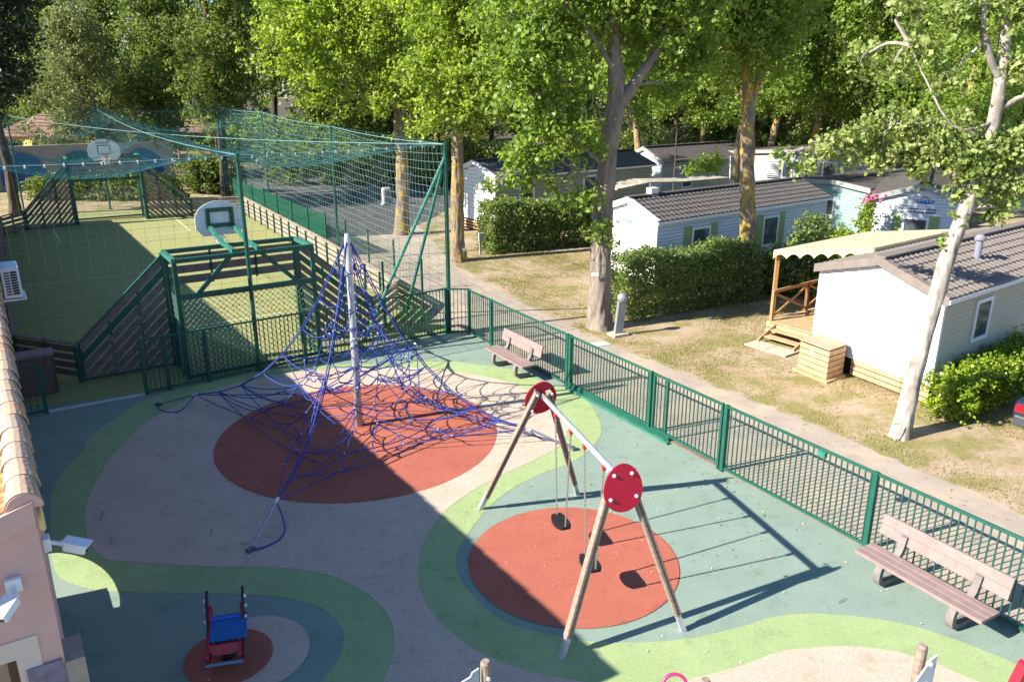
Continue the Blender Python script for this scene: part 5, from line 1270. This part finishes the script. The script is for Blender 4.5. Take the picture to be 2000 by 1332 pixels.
def hedge_box(label, p, q, wd, h, n, size, lm, seed):
    b = (p+q)/2; t = empty('trimmed_hedge', b, label, 'hedge'); rng = np.random.default_rng(seed); rnd = random.Random(seed)
    d = (q-p); L = d.length; d = d.normalized(); w = V(-d.y, d.x, 0); per = 12; nc = n//per
    pts = []
    for i in range(nc):
        x, y, z = rng.uniform(0, 1), rng.uniform(-1, 1), rng.uniform(.03, 1); k = rng.integers(0, 10)
        if k < 4: y = -1 if rng.random() < .8 else 1
        elif k < 7: z = 1
        elif k < 8: x = float(rng.integers(0, 2))
        bulge = .10*math.sin(x*L*2.3+seed)+.06*math.sin(x*L*5.1); hh = h*(1+.05*math.sin(x*L*1.7)+.03*math.sin(x*L*4.3+seed))
        c = p+d*(x*L)+w*(y*(wd/2+bulge*.6)*(1-.18*max(0, z-.8)/.2))+V(0, 0, z*hh-.05)-b
        c = np.array(c[:])+rng.normal(size=3)*.06
        pts.append(c+rng.normal(size=(per, 3))*.085)
    pts = np.concatenate(pts); pts = pts[pts[:, 2] > .03]
    v = leaf_quads(pts, size, rng); link('foliage', np_mesh('foliage', v, np.arange(len(v)).reshape(-1, 4), lm), t)
    mb = MB()
    for k in range(int(L*5)):
        f = p+d*rnd.uniform(0, L)+w*rnd.uniform(-.2, .2)*wd; e = f+V(rnd.uniform(-.2, .2), rnd.uniform(-.2, .2), h*rnd.uniform(.6, .95)); limb(mb, [f, f.lerp(e, .5), e], .02, .008, 4, 2, 0, rnd)
    mb.build('stems', dark_bark, t)['kind'] = 'stuff'
    return t
p, q = G(1235, 628)+V(-.15, .75, 0), G(1460, 588)+V(-.2, .55, 0)
hedge_box('trimmed dark hedge under the shuttered windows beside the bollard lamp', p-(q-p).normalized()*.3, q+(q-p).normalized()*.3, 1.35, 1.95, 34000, .085, hedge_l, 21)
p, q = G(950, 497)+V(.1, .7, 0), G(1135, 478)+V(.2, .5, 0)
hedge_box('long trimmed hedge under the olive home behind the meter post', p-(q-p).normalized()*.2, q+(q-p).normalized()*.5, 1.5, 2.15, 30000, .11, hedge_l, 22)
p, q = G(1835, 830)+V(.35, .35, 0), G(1835, 830)+V(.35, .35, 0)+V(.8, .6, 0)*4.6
hedge('leafy_hedge', 'bright green leafy hedge along the cream wall at the right edge', 'hedge', boxy(p, q, 8, .50, 1.05, 3), 22000, .085, hedge_b, 23, per=14, spread=.13, shell=.7)
def shrub(label, px, py, r, h, n, lm, seed, size=.11, flower=None):
    c = G(px, py); t = hedge('shrub', label, 'shrub', [(c+V(0, 0, h*.35), (r, r, h*.35)), (c+V(.2*r, .1, h*.7), (r*.75, r*.75, h*.32)), (c+V(-.3*r, 0, h*.6), (r*.6, r*.6, h*.3))], n, size, lm, seed, c, per=14, spread=.16, shell=.6)
    if flower:
        rng = np.random.default_rng(seed+50); pts = crown_points([(V(0, 0, h*.55), (r*.95, r*.95, h*.5))], 160, rng, 5, .05, .95); me = np_mesh('flowers', leaf_quads(pts, .07, rng), np.arange(len(pts)*4).reshape(-1, 4), flower); link('flowers', me, t)
    return t
wfl = M('white_flower', (.75, .72, .72), .7); pfl = M('pink_flower', (.62, .16, .30), .7)
shrub('oleander shrub with white flowers behind the deck railing', 1575, 575, .9, 2.1, 6500, hedge_l, 31, .12, wfl)
shrub('oleander shrub between the lichen trunk and the deck post', 1510, 572, .8, 1.7, 5000, hedge_l, 32, .12)
shrub('tall oleander at the corner of the white shuttered home', 1570, 545, .8, 2.6, 4500, hedge_l, 33, .12)
c_ = G(1690, 500); 
hedge('flowering_shrub', 'flowering shrub with pink heads in front of the sea green home', 'shrub', [(V(14.4, 33.6, .9), (.9, .7, .8)), (V(15.3, 34.3, 1.9), (.4, .4, .9)), (V(13.6, 33.2, .9), (1.0, .7, .7))], 7000, .10, hedge_b, 34, per=14, spread=.16)
rng = np.random.default_rng(3); pts = crown_points([(V(15.1, 34.1, 2.75), (.25, .25, .2)), (V(15.6, 34.2, 2.85), (.3, .3, .2))], 260, rng, 6, .06, .8)
link('pink_blossom', np_mesh('pink_blossom', leaf_quads(pts, .09, rng), np.arange(len(pts)*4).reshape(-1, 4), pfl), bpy.data.objects['flowering_shrub']).location = -ORG['flowering_shrub']
# woodland behind: prototypes copied
def proto(name, seed, h, zc0, rad, n, size, lm, bm_, forks=2, trunk_r=.3, kx=1.0):
    rnd = random.Random(seed); blobs = []
    for i in range(20):
        z = zc0+(h-zc0)*((i+.5)/20); prof = math.sin(math.pi*min(1, .16+.84*(i+.5)/20))**.6
        a_ = rnd.uniform(0, 6.28); rr = rad*prof*rnd.uniform(.25, .75); s_ = rad*rnd.uniform(.34, .5)
        blobs.append((V(math.cos(a_)*rr*kx, math.sin(a_)*rr, z), (s_, s_, s_*.8)))
    tr = [V(.1, 0, zc0*.5), V(rnd.uniform(-.3, .3), rnd.uniform(-.2, .2), zc0), V(rnd.uniform(-.6, .6), 0, (zc0+h)/2), V(0, 0, h*.9)]
    limbs = []
    for k in range(forks):
        a_ = rnd.uniform(0, 6.28); limbs.append(([tr[1], tr[1]+V(math.cos(a_)*1.0, math.sin(a_)*.6, 2.0), tr[1]+V(math.cos(a_)*2.2, math.sin(a_)*1.4, 5)], trunk_r*.55, .07))
    return tree(name, 'x', V(0, 0, 0), tr, trunk_r, bm_, blobs, n, size, lm, seed, limbs, spread=.5, per=26)
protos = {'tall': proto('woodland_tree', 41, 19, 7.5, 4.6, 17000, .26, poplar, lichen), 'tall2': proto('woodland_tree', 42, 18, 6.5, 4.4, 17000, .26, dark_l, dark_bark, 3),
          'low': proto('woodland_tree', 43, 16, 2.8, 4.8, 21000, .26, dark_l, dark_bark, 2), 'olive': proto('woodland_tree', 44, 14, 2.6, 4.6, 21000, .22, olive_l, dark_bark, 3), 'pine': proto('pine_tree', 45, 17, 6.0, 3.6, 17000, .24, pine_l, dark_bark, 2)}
used = set(); GR = {}
def plant(kind, px, Y, sc=1.0, label='', rz=0, group=None):
    X = (px-1000)/F_PX*(Y*_c+7*_s); o = protos[kind]; loc = V(X, Y, 0)
    if kind in used: o = copy_tree(o, None, loc, rz, sc)
    else: used.add(kind); o.location = loc; o.rotation_euler = (0, 0, rz); o.scale = (sc, sc, sc)
    o['label'] = label; o['category'] = 'tree'; o['group'] = group or 'trees behind the court and homes'
    return o
# left, behind the court
plant('pine', 28, 47, .95, 'dark pine at the upper left corner beside the net', 1)
plant('olive', 190, 63, .9, 'dull olive green tree behind the white backboard of the far goal', 0)
plant('low', 330, 68, 1.0, 'dark tree over the long tiled gazebo, its lower branches hanging', 2)
plant('tall2', 440, 55, .95, 'dark tree whose bare trunk rises behind the far net corner', 1)
r_ = random.Random(9)
for i, (k, px, Y) in enumerate((('low', 90, 80), ('low', 240, 88), ('olive', 430, 90), ('tall2', 540, 80), ('low', 620, 92), ('tall', 130, 100), ('low', 10, 95), ('tall2', 350, 105))):
    plant(k, px, Y, r_.uniform(1.0, 1.25), 'leafy tree in the dark wood behind the court', r_.uniform(0, 6), 'wood behind the court')
for i, (k, px, Y) in enumerate((('low', 690, 84), ('low', 800, 92), ('tall', 900, 78), ('tall2', 1010, 88), ('low', 1080, 100), ('olive', 740, 104), ('low', 960, 112), ('tall', 1150, 82), ('tall', 1230, 90), ('low', 1330, 104), ('tall', 1420, 92), ('low', 1500, 100), ('tall2', 1610, 84), ('low', 1700, 88), ('tall', 1800, 80), ('low', 1900, 76), ('low', 1990, 82), ('tall2', 1560, 112), ('low', 1780, 108), ('low', 1950, 108), ('low', 1230, 115), ('low', 2080, 95), ('low', -70, 90), ('low', 1090, 72), ('low', 1270, 97), ('low', 1420, 74), ('olive', 1540, 70), ('low', 1650, 68), ('low', 1790, 66), ('low', 1930, 64), ('low', 2040, 62), ('low', 860, 70), ('low', 760, 78))):
    plant(k, px, Y, r_.uniform(1.0, 1.25), 'leafy tree in the wood behind the mobile homes', r_.uniform(0, 6), 'wood behind the homes')
for k, px, Y, sc, lab, rz in (('tall', 1240, 56, .85, 'tree with lichen trunk rising behind the dark grey roof', 0), ('tall', 1432, 47, .8, 'tree with lichen trunk just left of the tall poplar over the ragged awning', 2), ('tall', 1575, 49, .85, 'forked tree with sunlit trunk over the sea green home', 4), ('tall2', 1625, 58, .95, 'dark leaning tree behind the forked tree', 1), ('tall', 1745, 56, .9, 'tree with slanting lichen trunk above the pale grey home', 3), ('tall', 1806, 43.5, .8, 'thick trunk with orange lichen growing through the sea green roof line', 5), ('tall2', 1880, 52, .9, 'dark trunked tree behind the white poplar branch', 2), ('tall', 1850, 37, .7, 'lichen trunk right behind the leaning white trunk', 1), ('tall2', 1320, 70, .9, 'dark trunked tree beside the yellow home', 2), ('tall', 1985, 60, .95, 'tree at the upper right corner', 5), ('tall', 1100, 64, .9, 'poplar behind the olive home, half hidden by the thick poplar', 1), ('tall2', 1370, 60, .85, 'dark tree shading the grey home roof', 4), ('tall', 1500, 57, .85, 'slim sunlit tree between the two lichen trunks', 3), ('tall2', 1690, 47, .8, 'dark tree shading the pale grey home with the louvred shutter', 0)):
    plant(k, px, Y, sc, lab, rz)
# small tree and low shrubs in the middle distance
B = AT(1315, 350, 43); B = V(B.x, B.y, 0)
tree('young_tree', 'thin young tree in front of the grey home under the dark roof', B, [AT(1318, 330, 43), AT(1322, 260, 43), AT(1330, 170, 43)], .06, dark_bark, PB_([(1330, 170, 1.0), (1290, 210, .6), (1370, 230, .6), (1390, 320, .7, -1), (1350, 330, .4, -1), (1310, 140, .9)], 43), 6000, .15, poplar, 51, spread=.3)
def hd(label, px0, px1, Y, h, r, n, lm, seed, name='far_hedge'):
    a_ = V((px0-1000)/F_PX*(Y+1), Y, 0); b_ = V((px1-1000)/F_PX*(Y+1), Y, 0)
    return hedge(name, label, 'hedge', boxy(a_, b_, 10, r, h, seed), n, .20, lm, seed, per=18, spread=.35, shell=.7, stems=1)
hd('olive green hedge behind the parked cars', 480, 820, 88, 3.6, 1.6, 16000, hedge_b, 61)
hd('tall leafy hedge behind the parked cars, right of the court net', 430, 900, 80, 4.2, 1.8, 18000, poplar, 71)
hd('leafy hedge closing the gaps behind the grey homes', 1080, 1560, 70, 3.6, 1.7, 18000, hedge_l, 72)
hd('leafy hedge behind the homes at the far right', 1560, 2060, 62, 4.0, 1.7, 18000, hedge_l, 73)
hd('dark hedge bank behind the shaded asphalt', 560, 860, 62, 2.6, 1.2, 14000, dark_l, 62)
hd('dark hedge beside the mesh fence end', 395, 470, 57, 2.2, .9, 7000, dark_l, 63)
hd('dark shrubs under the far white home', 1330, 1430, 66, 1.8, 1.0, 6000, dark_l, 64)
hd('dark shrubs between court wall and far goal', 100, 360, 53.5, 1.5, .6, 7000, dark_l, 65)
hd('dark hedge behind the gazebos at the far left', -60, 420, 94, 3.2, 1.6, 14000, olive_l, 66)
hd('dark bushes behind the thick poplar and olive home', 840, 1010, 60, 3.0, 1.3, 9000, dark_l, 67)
# far wood that reads as one mass
rng = np.random.default_rng(77); bl_ = []
for i in range(60):
    x = -170+340*i/59; bl_ += [(V(x, 135+rng.uniform(-8, 8), z), (7, 5, 5)) for z in (4, 11, 18, 25)]
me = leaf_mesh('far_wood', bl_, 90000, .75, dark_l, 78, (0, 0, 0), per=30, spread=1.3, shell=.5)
fw = link('far_wood', me); tag(fw, 'dense dark wood closing the view behind all the trees', 'wood', kind='stuff')
# ------------------------------------------------------------------ ground litter and grass
def inlawn(x, y):
    # right of the path edge, in front of the homes
    return True
def scatter(n, pts_fn, size, m, name, label, cat, seed, up=1.2, lift=.012):
    rng = np.random.default_rng(seed); p = pts_fn(rng, n); v = leaf_quads(p, size, rng, up_bias=up, aspect=.6); me = np_mesh(name, v, np.arange(len(v)).reshape(-1, 4), m)
    return tag(link(name, me), label, cat, kind='stuff')
edge_pts = [G(880, 512), G(1150, 655), G(1600, 835), G(1990, 1003)]
def lawn_pts(rng, n):
    out = []
    while len(out) < n:
        x, y = rng.uniform(-3, 13), rng.uniform(12, 37)
        # path edge x at this y
        ex = np.interp(y, [edge_pts[3].y, edge_pts[2].y, edge_pts[1].y, edge_pts[0].y], [edge_pts[3].x, edge_pts[2].x, edge_pts[1].x, edge_pts[0].x])
        k = math.sin(x*1.3+2*math.sin(y*.7))+math.sin(y*1.1+x*.6)+.6*math.sin(3.1*x-2.3*y)
        if x > ex+.15 and k > rng.uniform(-1.4, 1.9): out.append((x, y, .02))
    return np.array(out)
def blades(name, pts, h, m, seed, label, cat):
    rng = np.random.default_rng(seed); n = len(pts); a_ = rng.uniform(0, 6.28, n); w = .008+.006*rng.random(n); hh = h*rng.uniform(.4, 1.2, n)
    dx = np.stack([np.cos(a_)*w, np.sin(a_)*w, np.zeros(n)], 1); ln = rng.normal(size=(n, 3))*.4*hh[:, None]; ln[:, 2] = hh
    p = pts.copy(); p[:, 2] = 0
    v = np.stack([p-dx, p+dx, p+ln+dx*.25, p+ln-dx*.25], 1).reshape(-1, 3)
    return tag(link(name, np_mesh(name, v, np.arange(len(v)).reshape(-1, 4), m)), label, cat, kind='stuff')
dry = LEAF('dry_grass', (.38, .28, .15), (.27, .27, .09), (.44, .36, .20), .4, 1.0, .8)
blades('lawn_grass', lawn_pts(np.random.default_rng(4), 60000), .045, dry, 5, 'sparse dry grass on the sandy lawn between fence and homes', 'grass')
def litter_pts(rng, n):
    out = []
    for _ in range(n):
        x, y = rng.uniform(-4, 13), rng.uniform(11, 36); out.append((x, y, .018))
    return np.array(out)
scatter(2600, litter_pts, .055, M('dead_leaf', (.32, .19, .08), .8, (.45, .33, .15), 9), 'leaf_litter', 'dead leaves scattered over path and lawn', 'leaves', 8, 2.5)
def play_pts(rng, n): return np.stack([rng.uniform(-8, 6, n), rng.uniform(8.5, 19, n), np.full(n, .036)], 1)
scatter(260, play_pts, .032, M('pale_litter', (.55, .52, .46), .9), 'rubber_litter', 'pale specks of litter on the rubber flooring', 'litter', 9, 3.0)

# twigs on the rubber flooring
for i, (px, py, a_, L_) in enumerate(((195, 1015, 1.9, .32), (215, 1062, 2.0, .2), (410, 1045, 1.8, .22), (468, 1062, .2, .16), (1637, 1177, .6, .2), (1490, 1010, 1.2, .12))):
    p = G(px, py, .034); d = V(math.cos(a_), math.sin(a_), 0)*L_
    o = MB().tube([p, p+d*.5+V(.01, .01, .01), p+d], .005, 4).build('twig', M('twig_brown', (.08, .055, .04), .9))
    tag(o, ('longer dark twig by the left edge of the beige field', 'short dark twig just below the longer one at the beige edge', 'small twig left of the front net anchor', 'green sprig beside the front net anchor', 'twig on the grey green rubber before the large bench', 'tiny twig on the rubber near the fence')[i], 'twig')
